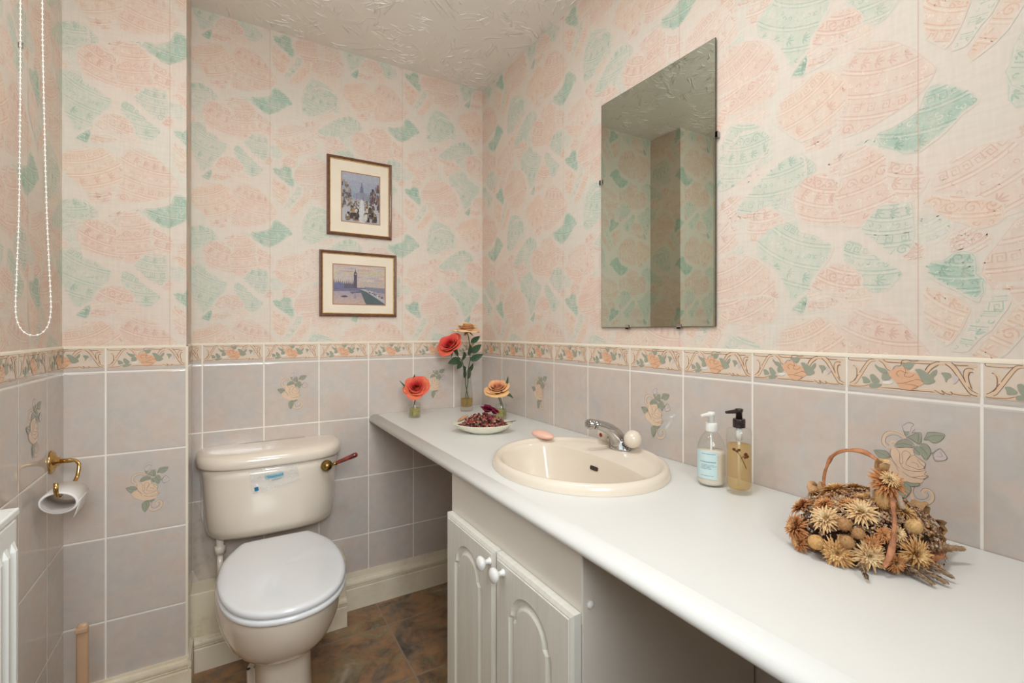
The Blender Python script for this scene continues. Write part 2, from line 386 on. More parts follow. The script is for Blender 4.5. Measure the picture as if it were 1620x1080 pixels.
M['metal']=mottled('dull_metal',(0.25,0.23,0.2,1),(0.4,0.38,0.35,1),50,0.3,1.0)
M['label']=vcol('paper_label',0.5,0.3,0.0,50)
M['lampglow']=new_mat('opal_lamp_glass')[0]
_b=M['lampglow'].node_tree.nodes['Principled BSDF']; _b.inputs['Base Color'].default_value=(0.8,0.78,0.74,1); _b.inputs['Emission Color'].default_value=(0.94,0.97,1.0,1); _b.inputs['Emission Strength'].default_value=FILL_PENDANT_GLOW
SHARDS=[
 ('blush',[(59,311),(134,308),(172,249),(185,203),(96,177),(23,223),(17,268)]),
 ('peach',[(-2,243),(26,242),(69,230),(109,212),(112,174),(84,167),(54,185),(20,213)]),
 ('pink',[(377,333),(320,334),(305,281),(325,231),(412,209),(429,239),(403,307)]),
 ('green_soft',[(433,215),(445,231),(468,239),(498,241),(525,235),(527,179),(523,154),(512,139),(476,152),(449,179)]),
 ('mint',[(403,177),(429,192),(468,145),(512,113),(491,80),(464,68),(429,103),(407,138)]),
 ('pink',[(429,370),(395,343),(405,306),(386,268),(407,212),(439,204),(464,236),(502,249),(482,290),(488,328),(468,354),(453,366)]),
 ('pink',[(319,550),(260,498),(255,477),(351,413),(396,421),(417,452),(381,498),(366,541)]),
 ('pink',[(417,560),(396,523),(413,488),(396,429),(396,391),(447,391),(491,407),(528,424),(550,445),(557,469),(534,505),(497,545),(450,566)]),
 ('green',[(-69,382),(-61,353),(-36,338),(-19,325),(6,324),(23,334),(56,364),(85,381),(73,407),(36,438),(12,435),(-5,394),(-36,385)]),
 ('mint',[(150,516),(193,508),(235,487),(271,433),(251,407),(223,383),(150,352),(116,354),(113,439)]),
 ('green_soft',[(262,366),(320,399),(365,342),(325,323),(284,291),(271,268),(257,281),(254,331)]),
 ('pink',[(172,294),(181,321),(211,331),(235,303),(229,276),(193,261),(169,272)]),
 ('mint',[(223,211),(243,230),(284,244),(317,247),(321,216),(358,202),(395,179),(386,156),(358,120),(335,76),(300,58),(279,117),(262,151),(229,166)]),
 ('pink',[(358,125),(399,140),(424,132),(445,106),(437,79),(399,75),(337,84)]),
 ('green',[(300,47),(335,84),(342,66),(332,33),(315,36)]),
 ('pink',[(336,66),(395,70),(412,57),(363,37),(339,38)]),
 ('pink',[(134,195),(78,103),(96,65),(146,36),(153,16),(217,11),(277,22),(279,78),(263,137),(217,178)]),
 ('pink',[(96,82),(146,77),(270,89),(279,22),(197,7),(134,22)]),
 ('green',[(9,124),(29,124),(45,132),(60,140),(77,130),(79,102),(90,81),(88,58),(78,45),(45,73),(10,101)]),
 ('peach',[(4,85),(39,68),(75,41),(63,12),(42,-32),(23,-12),(5,13)]),
 ('cream',[(97,69),(121,64),(114,31),(91,-6),(65,-40),(42,-34),(66,6),(81,28)]),
 ('peach',[(157,575),(145,535),(108,472),(75,451),(63,472),(103,523),(131,571)]),
 ('mint',[(178,485),(243,476),(266,436),(210,377),(159,357),(121,383),(106,427)]),
 ('mint',[(304,397),(338,373),(338,329),(263,296),(197,276),(161,293),(217,348)]),
 ('peach',[(279,527),(373,556),(416,509),(416,445),(331,402),(290,443),(263,480)]),
]
# printed border,millimetres in one tile: (colour,width,line or fill,points)
BORDER=[
 ('D',1.1,'l',[(4.5,60.4),(6.1,55.4),(32.7,54.2),(44.7,58.8),(47.7,59.3)]),
 ('P',3.2,'l',[(7.7,57.3),(18.8,56.1),(31.2,55.8)]),
 ('P',5,'l',[(50.7,57.8),(40.3,55.5),(31.2,40.9),(23.5,26.1),(15.7,13.0),(6.1,6.7)]),
 ('D',1.1,'l',[(47.7,58.5),(38.8,57.1),(28.9,42.5),(21.1,27.7),(12.5,14.5),(5.3,9.3)]),
 ('D',0.8,'l',[(50.7,55.2),(41.8,52.9),(32.7,37.4),(25.0,22.7),(17.2,9.5),(6.9,4.6)]),
 ('D',1.2,'l',[(11.7,44.9),(16.4,41.7),(18.5,32.9),(17.2,20.3),(12.5,13.6)]),
 ('P',3.5,'l',[(14.1,46.9),(20.4,38.3),(21.1,27.7)]),
 ('P',5,'l',[(53.6,58.8),(60.9,56.6),(69.5,46.8),(73.8,39.5)]),
 ('D',1,'l',[(55.1,57.1),(62.3,51.5),(68.1,41.6),(73.8,37.8)]),
 ('P',4,'l',[(62.3,57.5),(90.4,56.5),(117.0,56.4),(148.4,56.6),(166.3,54.6),(183.6,54.9),(194.8,54.1)]),
 ('D',1.1,'l',[(62.3,59.2),(69.5,54.5),(90.4,54.0),(115.7,54.7),(127.3,54.6),(146.0,54.9)]),
 ('P',4.5,'l',[(6.1,4.9),(40.3,5.6),(86.3,7.7),(117.0,6.8),(136.1,7.3),(166.3,5.9),(183.6,5.6)]),
 ('D',1.1,'l',[(4.5,4.7),(12.5,4.1),(29.6,5.1),(38.8,9.0)]),
 ('D',1.1,'l',[(59.5,5.3),(86.3,5.7),(97.2,4.7),(117.0,5.2),(138.6,5.2)]),
 ('D',1.0,'l',[(138.6,9.1),(147.2,3.8),(152.1,3.5),(148.4,9.4),(155.7,4.3),(162.8,4.0),(160.4,8.4),(165.2,5.0),(176.8,4.1),(187.0,4.5)]),
 ('P',5,'l',[(128.6,40.2),(133.6,49.4),(142.3,56.3),(150.9,56.8),(158.1,55.6),(166.3,46.9),(172.2,35.0),(179.1,21.9),(187.0,9.0),(198.1,7.3)]),
 ('D',1.2,'l',[(125.4,42.4),(131.1,52.4),(141.1,58.6),(146.0,58.8)]),
 ('D',1,'l',[(129.2,36.5),(134.9,45.4),(144.8,54.0)]),
 ('D',1.2,'l',[(153.3,56.1),(160.4,49.6),(166.3,40.7),(174.5,26.0),(183.6,10.2),(188.1,6.1),(194.8,4.7)]),
 ('D',0.9,'l',[(161.6,59.0),(168.7,50.9),(174.5,39.8),(180.2,26.5),(185.9,15.0),(195.9,8.5)]),
 ('D',1.2,'l',[(161.6,59.0),(167.5,54.7),(183.6,54.9)]),
 ('P',5.5,'l',[(188.1,46.1),(182.5,46.5),(180.2,38.7),(181.9,28.2),(185.9,19.5)]),
 ('D',1.2,'l',[(189.8,43.2),(185.9,43.7),(183.6,36.0),(184.7,27.0),(188.1,15.2)]),
 ('D',1.0,'l',[(190.3,49.3),(183.6,50.4),(178.5,47.0),(177.3,37.0),(180.2,26.5)]),
 ('G',0,'f',[(26.6,23.7),(34.2,24.4),(41.8,17.1),(40.3,12.6),(29.6,10.7),(28.9,17.7)]),
 ('G',0,'f',[(40.3,28.3),(46.2,30.6),(53.6,23.4),(58.0,16.9),(49.2,10.0),(43.3,15.5)]),
 ('G',0,'f',[(38.8,10.7),(49.2,12.6),(62.3,12.1),(55.1,4.5),(40.3,3.0)]),
 ('G',0,'f',[(49.2,49.9),(55.1,44.2),(66.7,41.5),(70.9,35.0),(60.9,32.6),(55.1,37.3),(49.2,45.5)]),
 ('G',0,'f',[(60.9,32.6),(70.9,34.2),(75.2,25.2),(69.5,19.6),(59.5,20.4)]),
 ('W',0,'f',[(60.9,17.1),(72.3,19.9),(79.4,18.0),(72.3,12.2),(62.3,13.0)]),
 ('G',0,'f',[(91.1,51.6),(102.6,57.2),(110.5,54.4),(106.6,45.9),(102.6,42.4),(95.9,45.2)]),
 ('G',0,'f',[(110.5,43.7),(118.3,45.1),(126.0,40.8),(131.1,34.8),(136.1,41.5),(142.3,46.8),(142.3,37.3),(136.1,30.4),(141.1,24.5),(131.1,18.0),(123.5,18.8),(118.3,28.9),(114.4,38.3)]),
 ('G',0,'f',[(147.2,40.8),(154.5,41.3),(160.4,40.2),(161.6,34.1),(156.9,30.6),(154.5,22.6),(152.1,33.3)]),
 ('L',0,'f',[(160.4,37.9),(166.3,39.1),(172.2,31.9),(167.5,23.8),(162.8,21.8),(166.3,28.3)]),
 ('O',0,'f',[(70.9,36.7),(83.5,44.4),(89.0,46.4),(97.2,45.3),(101.2,40.6),(105.2,37.6),(110.5,38.0),(117.0,33.6),(119.6,25.7),(124.8,19.8),(118.3,14.3),(110.5,11.9),(114.4,10.6),(106.6,4.9),(95.9,5.4),(87.7,9.5),(83.5,17.5),(78.0,23.8),(72.3,28.4)]),
 ('D',0.7,'l',[(83.5,15.8),(94.5,16.9),(105.2,22.0),(110.5,23.3)]),
 ('D',0.7,'l',[(87.7,27.9),(83.5,34.3),(89.0,39.7),(95.9,36.9),(101.2,35.7)]),
 ('D',0.7,'l',[(95.9,15.4),(105.2,15.4),(115.7,12.4),(105.2,6.4)]),
 ('D',0.7,'l',[(95.9,45.2),(97.9,38.7),(95.9,30.3),(105.2,29.4),(110.5,34.8)]),
 ('D',0.8,'l',[(78.0,40.6),(80.1,45.8),(84.9,49.5)]),
 ('D',0.7,'l',[(110.5,24.9),(117.0,25.5),(123.5,21.2)]),
 ('D',0.9,'l',[(84.9,47.8),(90.4,49.8),(91.8,58.3),(99.9,60.4),(107.9,58.3),(117.0,59.6)]),
]
# rose spray printed on every third tile
ROSE=[
 ('A',4.0,'l',[(80.5,144.9),(68.7,142.4),(62.7,150.9),(63.5,161.8),(68.7,169.9),(77.5,174.2),(87.7,172.5),(97.6,165.7)]),
 ('A',3,'l',[(83.4,153.3),(77.5,155.7),(73.1,150.4),(77.5,146.9)]),
 ('d',0.5,'l',[(96.2,167.2),(86.2,173.1),(74.6,174.5),(65.7,170.3),(60.5,159.4),(60.5,147.8),(67.2,141.2)]),
 ('d',0.5,'l',[(92.0,163.8),(83.4,168.2),(74.6,166.6),(67.2,160.7),(66.5,151.7),(71.7,147.4)]),
 ('A',4.5,'l',[(106.7,77.6),(106.0,62.0),(111.5,52.5),(122.3,53.3),(132.9,58.3),(136.2,67.6),(133.6,78.5),(126.3,79.8),(121.0,73.2),(126.3,68.0)]),
 ('d',0.5,'l',[(110.8,80.4),(108.7,69.6),(114.2,59.3),(125.0,61.7),(130.3,69.2),(127.6,75.1)]),
 ('d',0.5,'l',[(104.6,54.7),(114.2,49.1),(129.0,52.0),(138.1,63.2),(138.1,74.8),(130.3,81.7),(122.3,79.5),(118.9,72.6)]),
 ('L',0,'f',[(92.0,188.1),(100.4,194.7),(109.4,192.8),(110.8,181.1),(104.6,174.8),(97.6,177.0),(93.4,179.7)]),
 ('G',0,'f',[(93.4,179.7),(97.6,177.8),(103.2,179.7),(100.4,170.6),(95.5,169.7)]),
 ('d',0.5,'l',[(92.0,188.1),(94.1,178.1),(97.6,169.2),(99.7,165.3)]),
 ('d',0.5,'l',[(93.4,187.5),(101.1,194.8),(109.4,192.8),(106.0,187.1),(103.2,176.3)]),
 ('d',0.5,'l',[(111.5,184.6),(106.0,176.8),(114.2,179.1)]),
 ('G',0,'f',[(99.0,167.7),(106.0,172.5),(118.3,179.9),(120.3,169.3),(121.0,161.0),(116.9,156.8),(106.0,163.1)]),
 ('G',0,'f',[(81.2,151.1),(87.7,159.5),(99.0,163.4),(107.4,158.2),(108.7,150.8),(94.8,147.9),(83.4,146.3)]),
 ('G',0,'f',[(108.7,149.9),(114.2,156.2),(119.6,150.6),(118.3,138.4),(111.5,140.3)]),
 ('G',0,'f',[(116.9,156.8),(125.0,160.9),(131.6,156.4),(133.6,145.2),(127.0,132.0),(119.6,140.4)]),
 ('G',0,'f',[(123.6,166.6),(127.6,177.4),(130.3,182.1),(140.7,184.0),(152.2,182.8),(151.5,177.0),(145.8,168.5),(136.8,164.2),(131.6,168.1)]),
 ('d',0.5,'l',[(123.6,167.4),(127.6,177.4),(130.3,182.6),(140.7,184.0),(152.2,182.8),(151.5,177.0),(145.8,168.5),(136.8,164.5),(130.9,168.8),(123.6,167.4)]),
 ('d',0.4,'l',[(126.3,170.4),(135.5,177.2),(150.9,180.1)]),
 ('d',0.5,'l',[(99.0,167.7),(118.3,179.9),(120.7,167.7),(116.2,158.3),(108.7,163.6),(99.0,167.7)]),
 ('d',0.4,'l',[(116.2,177.0),(115.6,159.0)]),
 ('d',0.5,'l',[(81.2,151.1),(89.1,160.1),(100.4,163.7),(108.7,157.6),(107.4,150.5),(83.4,146.0),(81.2,151.1)]),
 ('d',0.4,'l',[(81.9,150.4),(94.8,154.8),(107.4,153.9)]),
 ('d',0.5,'l',[(119.6,159.0),(126.3,161.2),(132.2,154.9),(133.6,145.2),(127.0,132.0),(119.6,140.4),(109.4,150.9)]),
 ('d',0.4,'l',[(116.9,155.1),(125.0,148.3),(129.0,140.8)]),
 ('G',0,'f',[(132.9,145.9),(137.5,149.4),(140.7,153.4),(146.5,156.6),(140.7,146.8),(136.8,142.6)]),
 ('L',0,'f',[(137.5,142.7),(140.7,151.7),(147.1,154.8),(152.2,149.3),(155.9,142.8),(152.2,137.0),(140.7,134.4)]),
 ('d',0.5,'l',[(132.9,145.0),(138.8,148.0),(146.5,157.1),(153.4,147.9),(156.2,142.0),(150.9,136.7),(140.1,133.4),(136.2,143.3)]),
 ('d',0.4,'l',[(140.7,141.8),(149.6,143.8),(145.8,151.2)]),
 ('G',0,'f',[(46.7,133.2),(59.7,135.6),(68.7,134.4),(73.1,126.5),(67.2,121.6),(60.5,115.6),(52.9,123.7)]),
 ('d',0.5,'l',[(46.7,133.2),(59.7,135.6),(68.7,134.4),(73.1,124.7),(61.2,115.7),(52.1,124.4),(46.7,133.2)]),
 ('d',0.4,'l',[(48.2,132.6),(61.2,128.3),(71.7,124.4)]),
 ('R',0,'f',[(61.2,114.9),(67.2,120.7),(77.5,124.0),(73.1,131.8),(74.6,141.0),(83.4,143.7),(97.6,148.5),(108.7,149.1),(110.8,138.4),(118.3,133.3),(126.3,125.9),(123.6,116.0),(127.6,108.7),(130.3,104.3),(123.6,97.5),(122.3,90.4),(114.2,86.5),(97.6,83.7),(83.4,90.3),(70.2,97.4),(62.7,106.3)]),
 ('d',0.5,'l',[(74.6,141.0),(73.9,128.4),(81.9,114.5),(88.4,107.3)]),
 ('d',0.5,'l',[(83.4,143.7),(88.4,135.2),(88.4,119.5),(93.4,118.9),(92.0,136.0),(97.6,142.4),(104.6,137.1),(99.0,125.5)]),
 ('d',0.5,'l',[(110.8,137.6),(104.6,133.6),(97.6,118.2),(108.7,114.1),(116.9,112.7),(125.0,118.1),(119.6,123.5),(114.2,130.7)]),
 ('d',0.5,'l',[(106.0,123.7),(114.2,122.2),(116.9,116.1)]),
 ('d',0.5,'l',[(89.1,117.9),(94.8,108.9),(111.5,107.9),(126.3,113.4)]),
 ('d',0.5,'l',[(92.0,103.0),(106.0,96.2),(119.6,101.5),(129.6,104.1)]),
 ('d',0.5,'l',[(61.2,114.9),(73.1,121.2),(81.9,112.7),(86.2,101.5)]),
 ('d',0.5,'l',[(127.6,112.0),(125.0,106.3),(130.3,104.3),(122.3,97.2),(106.0,96.2)]),
 ('d',0.5,'l',[(123.6,115.2),(126.3,125.1),(118.3,131.6),(111.5,136.9),(108.1,148.1)]),
 ('G',0,'f',[(86.2,80.5),(97.6,87.1),(103.2,83.5),(106.0,70.5),(99.0,59.9),(94.8,51.7),(89.1,60.4)]),
 ('G',0,'f',[(97.6,87.1),(106.0,86.0),(116.9,88.1),(117.6,84.1),(108.7,79.9),(101.8,79.6)]),
 ('d',0.5,'l',[(92.0,85.6),(104.6,78.7),(104.6,68.4),(94.8,51.7),(87.7,61.7),(86.2,80.5)]),
 ('d',0.4,'l',[(94.8,82.9),(97.6,69.8),(94.8,53.4)]),
 ('d',0.5,'l',[(97.6,86.3),(106.0,85.1),(117.6,88.3),(117.6,83.2),(106.0,79.1)]),
]
# ---------------------------------------------------------------- wall patterns
INK={'blush':srgb(231,202,186),'peach':srgb(233,196,172),'pink':srgb(227,190,171),'green':srgb(158,192,174),'green_soft':srgb(190,203,190),'mint':srgb(184,204,188),'cream':srgb(222,214,200)}
LINEC={'blush':(srgb(216,170,152),srgb(238,222,208)),'peach':(srgb(220,168,140),srgb(240,222,206)),'pink':(srgb(214,162,144),srgb(240,222,208)),'green':(srgb(104,160,138),srgb(214,218,204)),'green_soft':(srgb(154,182,164),srgb(220,218,206)),'mint':(srgb(142,182,162),srgb(220,220,208)),'cream':(srgb(156,190,174),srgb(176,198,184))}
ROLL,REP,PH=0.53,0.519,1.173
def pip(x,y,P):
    r=False; n=len(P); j=n-1
    for i in range(n):
        if (P[i][1]>y)!=(P[j][1]>y) and x<(P[j][0]-P[i][0])*(y-P[i][1])/(P[j][1]-P[i][1])+P[i][0]: r=not r
        j=i
    return r
def smooth_poly(P,k=1):
    for _ in range(k):
        Q=[]
        for i in range(len(P)):
            a=P[i]; b=P[(i+1)%len(P)]
            Q.append((a[0]*.8+b[0]*.2,a[1]*.8+b[1]*.2)); Q.append((a[0]*.2+b[0]*.8,a[1]*.2+b[1]*.8))
        P=Q
    return P
def area(P): return sum(P[i][0]*P[(i+1)%len(P)][1]-P[(i+1)%len(P)][0]*P[i][1] for i in range(len(P)))/2
def inset(P,d):
    if area(P)<0: d=-d
    Q=[]; n=len(P)
    for i in range(n):
        a=Vector(P[i-1]); b=Vector(P[i]); c=Vector(P[(i+1)%n])
        u=(b-a).normalized(); w=(c-b).normalized()
        nn=Vector((-u.y-w.y,u.x+w.x)); l=nn.length
        nn=nn/l if l>1e-6 else Vector((0,0)); k=max(0.5,nn.dot(Vector((-u.y,u.x))))
        q=b+nn*(d/k); Q.append((q.x,q.y))
    return Q
def segx(a,b,c,d):
    o=lambda p,q,r:(q[0]-p[0])*(r[1]-p[1])-(q[1]-p[1])*(r[0]-p[0])
    return o(a,b,c)*o(a,b,d)<0 and o(c,d,a)*o(c,d,b)<0
def safe_inset(P,d):
    """inset as far as the outline allows without folding over itself"""
    while d>0.3:
        Q=inset(P,d); n=len(Q)
        ok=area(Q)*area(P)>0 and all(pip(q[0],q[1],P) for q in Q)
        if ok:
            for i in range(n):
                for j in range(i+2,n):
                    if (i,j)!=(0,n-1) and segx(Q[i],Q[(i+1)%n],Q[j],Q[(j+1)%n]): ok=False; break
                if not ok: break
        if ok:
            ok=all((Vector(Q[(i+1)%n])-Vector(Q[i])).dot(Vector(P[(i+1)%n])-Vector(P[i]))>0 for i in range(n))
        if ok: return Q
        d*=0.8
    return [tuple(Vector(p)*0.97+Vector((sum(a for a,_ in P)/len(P),sum(b for _,b in P)/len(P)))*0.03) for p in P]
from mathutils.geometry import tessellate_polygon
def clip(P,lo,hi):
    for ax,lim,sg in ((0,lo[0],1),(0,hi[0],-1),(1,lo[1],1),(1,hi[1],-1)):
        Q=[]
        for i in range(len(P)):
            a=P[i-1]; b=P[i]; da=(a[ax]-lim)*sg; db=(b[ax]-lim)*sg
            if (da>=0)!=(db>=0):
                t=da/(da-db); Q.append(tuple(a[k]+(b[k]-a[k])*t for k in range(3)))
            if db>=0: Q.append(b)
        P=Q
        if not P: return P
    return P
rnd=random.Random(4)
def ribbon(pts,w):
    """line -> quads"""
    n=len(pts); L=[];
    for i in range(n):
        a=Vector(pts[max(i-1,0)]); b=Vector(pts[min(i+1,n-1)]); t=(b-a)
        t=t.normalized() if t.length>1e-9 else Vector((1,0)); nn=Vector((-t.y,t.x))
        k=w*(0.5 if 0<i<n-1 else 0.25); p=Vector(pts[i]); L.append(((p+nn*k),(p-nn*k)))
    return [[tuple(L[i][0]),tuple(L[i][1]),tuple(L[i+1][1]),tuple(L[i+1][0])] for i in range(n-1)]
def spiral(cx,cy,r,turns,a0,sgn=1,n=22):
    return [(cx+r*(1-t)*math.cos(a0+sgn*t*turns*6.283),cy+r*(1-t)*math.sin(a0+sgn*t*turns*6.283)) for t in [i/n*0.92 for i in range(n+1)]]
def decorate(idx,kind,P):
    return decorate_(idx,kind,P)+[(q,c) for q,c in rimline(kind,P)]
def rimline(kind,P):
    """broken outline just inside the rim"""
    Q=safe_inset(P,2.2); n=len(Q); a=rnd.randrange(n); out=[]
    pts=[Q[(a+i)%n] for i in range(int(n*0.62))]
    return [(q,INK[kind]) for q in ribbon(pts,1.8)]
def decorate_(idx,kind,P):
    """line work inside one shard, tile-space mm -> list of (quad, colour)"""
    out=[]; xs=[p[0] for p in P]; ys=[p[1] for p in P]
    cx,cy=sum(xs)/len(xs),sum(ys)/len(ys); R=max(max(xs)-min(xs),max(ys)-min(ys))
    dk,lt=LINEC[kind]
    inner=safe_inset(P,4)
    def put(pts,w,c):
        for q in ribbon(pts,w):
            mx=sum(a[0] for a in q)/4; my=sum(a[1] for a in q)/4
            if pip(mx,my,inner): out.append((q,c))
    style=idx%4
    ang=rnd.uniform(-0.6,0.6); far=(cx+R*1.1*math.sin(ang),cy+R*1.25*math.cos(ang))
    rad0=math.hypot(far[0]-cx,far[1]-cy)
    def arc(rr,n=46,span=0.8):
        a=math.atan2(cy-far[1],cx-far[0]); return [(far[0]+rr*math.cos(a+span*(2*i/n-1)),far[1]+rr*math.sin(a+span*(2*i/n-1))) for i in range(n+1)]
    # plate-rim arcs in pairs
    for k,dr in enumerate((-0.40,-0.17,0.08,0.31)):
        rr=rad0+R*dr; put(arc(rr),1.9,dk); put(arc(rr+4),1.2,lt); put(arc(rr+7.5),1.2,dk)
    def at(dr,s):
        a=math.atan2(cy-far[1],cx-far[0])+s/rad0; rr=rad0+R*dr; return far[0]+rr*math.cos(a),far[1]+rr*math.sin(a),a
    def row(dr,kind2,step,size):
        s=-R*0.62
        k=0
        while s<R*0.62:
            x,y,a=at(dr,s)
            if kind2=='spiral':
                put(spiral(x,y,size,1.6,a+1.6,1 if k%2 else -1),2.2,dk)
                put([(x+size*math.cos(a+1.6),y+size*math.sin(a+1.6)),at(dr+size/R*0.6,s+step*0.5)[:2],at(dr-size/R*0.4,s+step*0.7)[:2]],1.8,dk)
            elif kind2=='leaf':
                for q in range(5):
                    b=a+math.pi/2+(q-2)*0.55; l=size*(1.25-0.12*abs(q-2))
                    put([(x+l*0.15*math.cos(b),y+l*0.15*math.sin(b)),(x+l*0.55*math.cos(b),y+l*0.55*math.sin(b)),(x+l*math.cos(b),y+l*math.sin(b))],size*0.26,dk)
            elif kind2=='key':
                c,s_=math.cos(a),math.sin(a)
                K=[(-1,-1),(-1,1),(1,1),(1,-.5),(-.3,-.5),(-.3,.35),(.4,.35)]
                put([(x+(kx*c-ky*s_)*size*.8,y+(kx*s_+ky*c)*size*.8) for kx,ky in K],2.4,dk)
            elif kind2=='curl':
                put(spiral(x,y,size*0.7,0.9,rnd.uniform(0,6.28),rnd.choice((-1,1)),9),1.7,lt if rnd.random()<.4 else dk)
            s+=step; k+=1
    kinds=[('spiral','leaf','curl','curl'),('leaf','curl','key','spiral'),('key','curl','leaf','curl'),('curl','spiral','curl','leaf')][style]
    for dr,kk in zip((-0.26,-0.02,0.22,0.45),kinds):
        row(dr,kk,{'spiral':27,'leaf':30,'key':21,'curl':15}[kk],{'spiral':11,'leaf':13,'key':8.5,'curl':8}[kk])
    row(-0.50,'curl',13,7)
    for _ in range(int(R*0.35)):
        x=rnd.uniform(min(xs),max(xs)); y=rnd.uniform(min(ys),max(ys)); put(spiral(x,y,rnd.uniform(3,6),0.7,rnd.uniform(0,6.28),rnd.choice((-1,1)),7),1.2,lt if rnd.random()<.5 else dk)
    return out
PAT=[]
# faint washes that fill the gaps between the shards
_fr=random.Random(19); _W=[]
for _i in range(26):
    _cx,_cy,_r=_fr.uniform(0,530),_fr.uniform(0,519),_fr.uniform(26,52)
    _W.append((_fr.choice(['blush','blush','wash_green','wash_peach']),[(_cx+_r*_fr.uniform(.7,1.25)*math.cos(t*0.785),_cy+_r*_fr.uniform(.6,1.1)*math.sin(t*0.785)) for t in range(8)]))
INK['wash_green']=srgb(212,214,202); INK['wash_peach']=srgb(232,208,190)
LINEC['wash_green']=(srgb(196,206,192),srgb(226,220,208)); LINEC['wash_peach']=(srgb(226,196,176),srgb(238,222,208))
SHARDS=_W+SHARDS
for i,(kd,P) in enumerate(SHARDS):
    P=[(float(a),float(b)) for a,b in P]; P=smooth_poly(P,1)
    # uneven torn rim
    P=[(x+1.6*math.sin(y*0.31+i),y+1.6*math.cos(x*0.27+i)) for x,y in P]
    Q1=safe_inset(P,6.0); Q2=safe_inset(Q1,6.0)
    PAT.append((kd,P,Q1,Q2,[t for t in tessellate_polygon([[Vector((a,b,0)) for a,b in Q2]])],decorate(i,kd,P)))
def wall_paper_on(mb,to,u0,u1,v0,v1,shift=0.0,depth=0.0):
    """to(U,V,off)->world; paper from u0..u1, v0..v1 (metres, V is height)"""
    c0=(*PAPER[:3],0.0)
    mb.poly([to(u0,v0,0),to(u1,v0,0),to(u1,v1,0),to(u0,v1,0)],0,c0,uvs=[(u0-shift,v0),(u1-shift,v0),(u1-shift,v1),(u0-shift,v1)])
    k0=math.floor((u0-shift+0.933)/ROLL)-1; k1=math.floor((u1-shift+0.933)/ROLL)+1
    j0=math.floor((v0-PH)/REP)-1; j1=math.floor((v1-PH)/REP)+1
    for k in range(k0,k1+1):
        for j in range(j0,j1+1):
            ou=-0.933+shift+k*ROLL; ov=PH+j*REP
            for n,(kd,P,Q,Q2,TR,D) in enumerate(PAT):
                ink=INK[kd][:3]; off=0.00005+0.000009*n; al=0.60 if kd=='green' else 0.45
                xs=[p[0] for p in P]; ys=[p[1] for p in P]
                if ou+max(xs)/1000<u0 or ou+min(xs)/1000>u1 or ov+max(ys)/1000<v0 or ov+min(ys)/1000>v1: continue
                def emit(T,col_,lift=0.0):
                    T=clip(T,(u0,v0),(u1,v1))
                    if len(T)<3: return
                    if area([(a,b) for a,b,_ in T])<0: T=T[::-1]
                    ids=[mb.vert(to(a,b,off+lift),(*col_,al2),(a-shift,b)) for a,b,al2 in T]; mb.face(ids,0,False)
                A=[(ou+a/1000,ov+b/1000,0.0) for a,b in P]; B=[(ou+a/1000,ov+b/1000,al*0.8) for a,b in Q]; B2=[(ou+a/1000,ov+b/1000,al) for a,b in Q2]
                for tr in TR: emit([B2[k] for k in tr],ink,0.0000030)
                for i in range(len(A)): emit([A[i-1],A[i],B[i],B[i-1]],ink,(i%2)*0.0000008); emit([B[i-1],B[i],B2[i],B2[i-1]],ink,0.0000016+(i%2)*0.0000008)
                if kd=='cream' or True:
                    for qi,(q,c) in enumerate(D):
                        T=[(ou+a/1000,ov+b/1000) for a,b in q]
                        if all(u0<a<u1 and v0<b<v1 for a,b in T):
                            o2=off+0.0000038+(qi%6)*0.0000008
                            if area(T)<0: T=T[::-1]
                            ids=[mb.vert(to(a,b,o2),(*c[:3],0.55),(a-shift,b)) for a,b in T]; mb.face(ids,0,False)
BC={'D':srgb(138,104,82),'P':srgb(231,200,170),'G':srgb(162,165,146),'W':srgb(232,228,218),'L':srgb(212,198,194),'O':srgb(230,182,148),'A':srgb(231,202,172),'d':srgb(104,86,76),'R':srgb(232,203,175)}
def print_on(mb,to,ou,ov,data,u0,u1,slot,up=0.0):
    for n,(c,w,k,P) in enumerate(data):
        cc=(*BC[c][:3],1); off=up+0.00012+n*0.000026
        if k=='l':
            S=[]
            for i in range(len(P)-1):     # smoothed line
                p0=P[max(i-1,0)];p1=P[i];p2=P[i+1];p3=P[min(i+2,len(P)-1)]
                for t in (0,0.25,0.5,0.75):
                    S.append(tuple(0.5*((2*p1[a])+(-p0[a]+p2[a])*t+(2*p0[a]-5*p1[a]+4*p2[a]-p3[a])*t*t+(-p0[a]+3*p1[a]-3*p2[a]+p3[a])*t**3) for a in (0,1)))
            S.append(P[-1])
            polys=ribbon(S,w)
        else: sp_=smooth_poly([tuple(p) for p in P],1); polys=[[sp_[k] for k in tr] for tr in tessellate_polygon([[Vector((a,b,0)) for a,b in sp_]])]
        for ti,T in enumerate(polys):
            T=clip([(ou+a/1000,ov+b/1000,0) for a,b in T],(u0,0),(u1,3))
            if len(T)<3: continue
            if area([(a,b) for a,b,_ in T])<0: T=T[::-1]
            mb.face([mb.vert(to(a,b,off+(ti%8)*0.000003),cc,(a,b)) for a,b,_ in T],slot,False)
M['border_ground']=plain('border_tile_glaze',srgb(226,208,190),0.12,var=0.97,scale=60)
M['grout']=plain('cream_grout',srgb(234,222,202),0.7)
BT,BB=1.124,1.0595
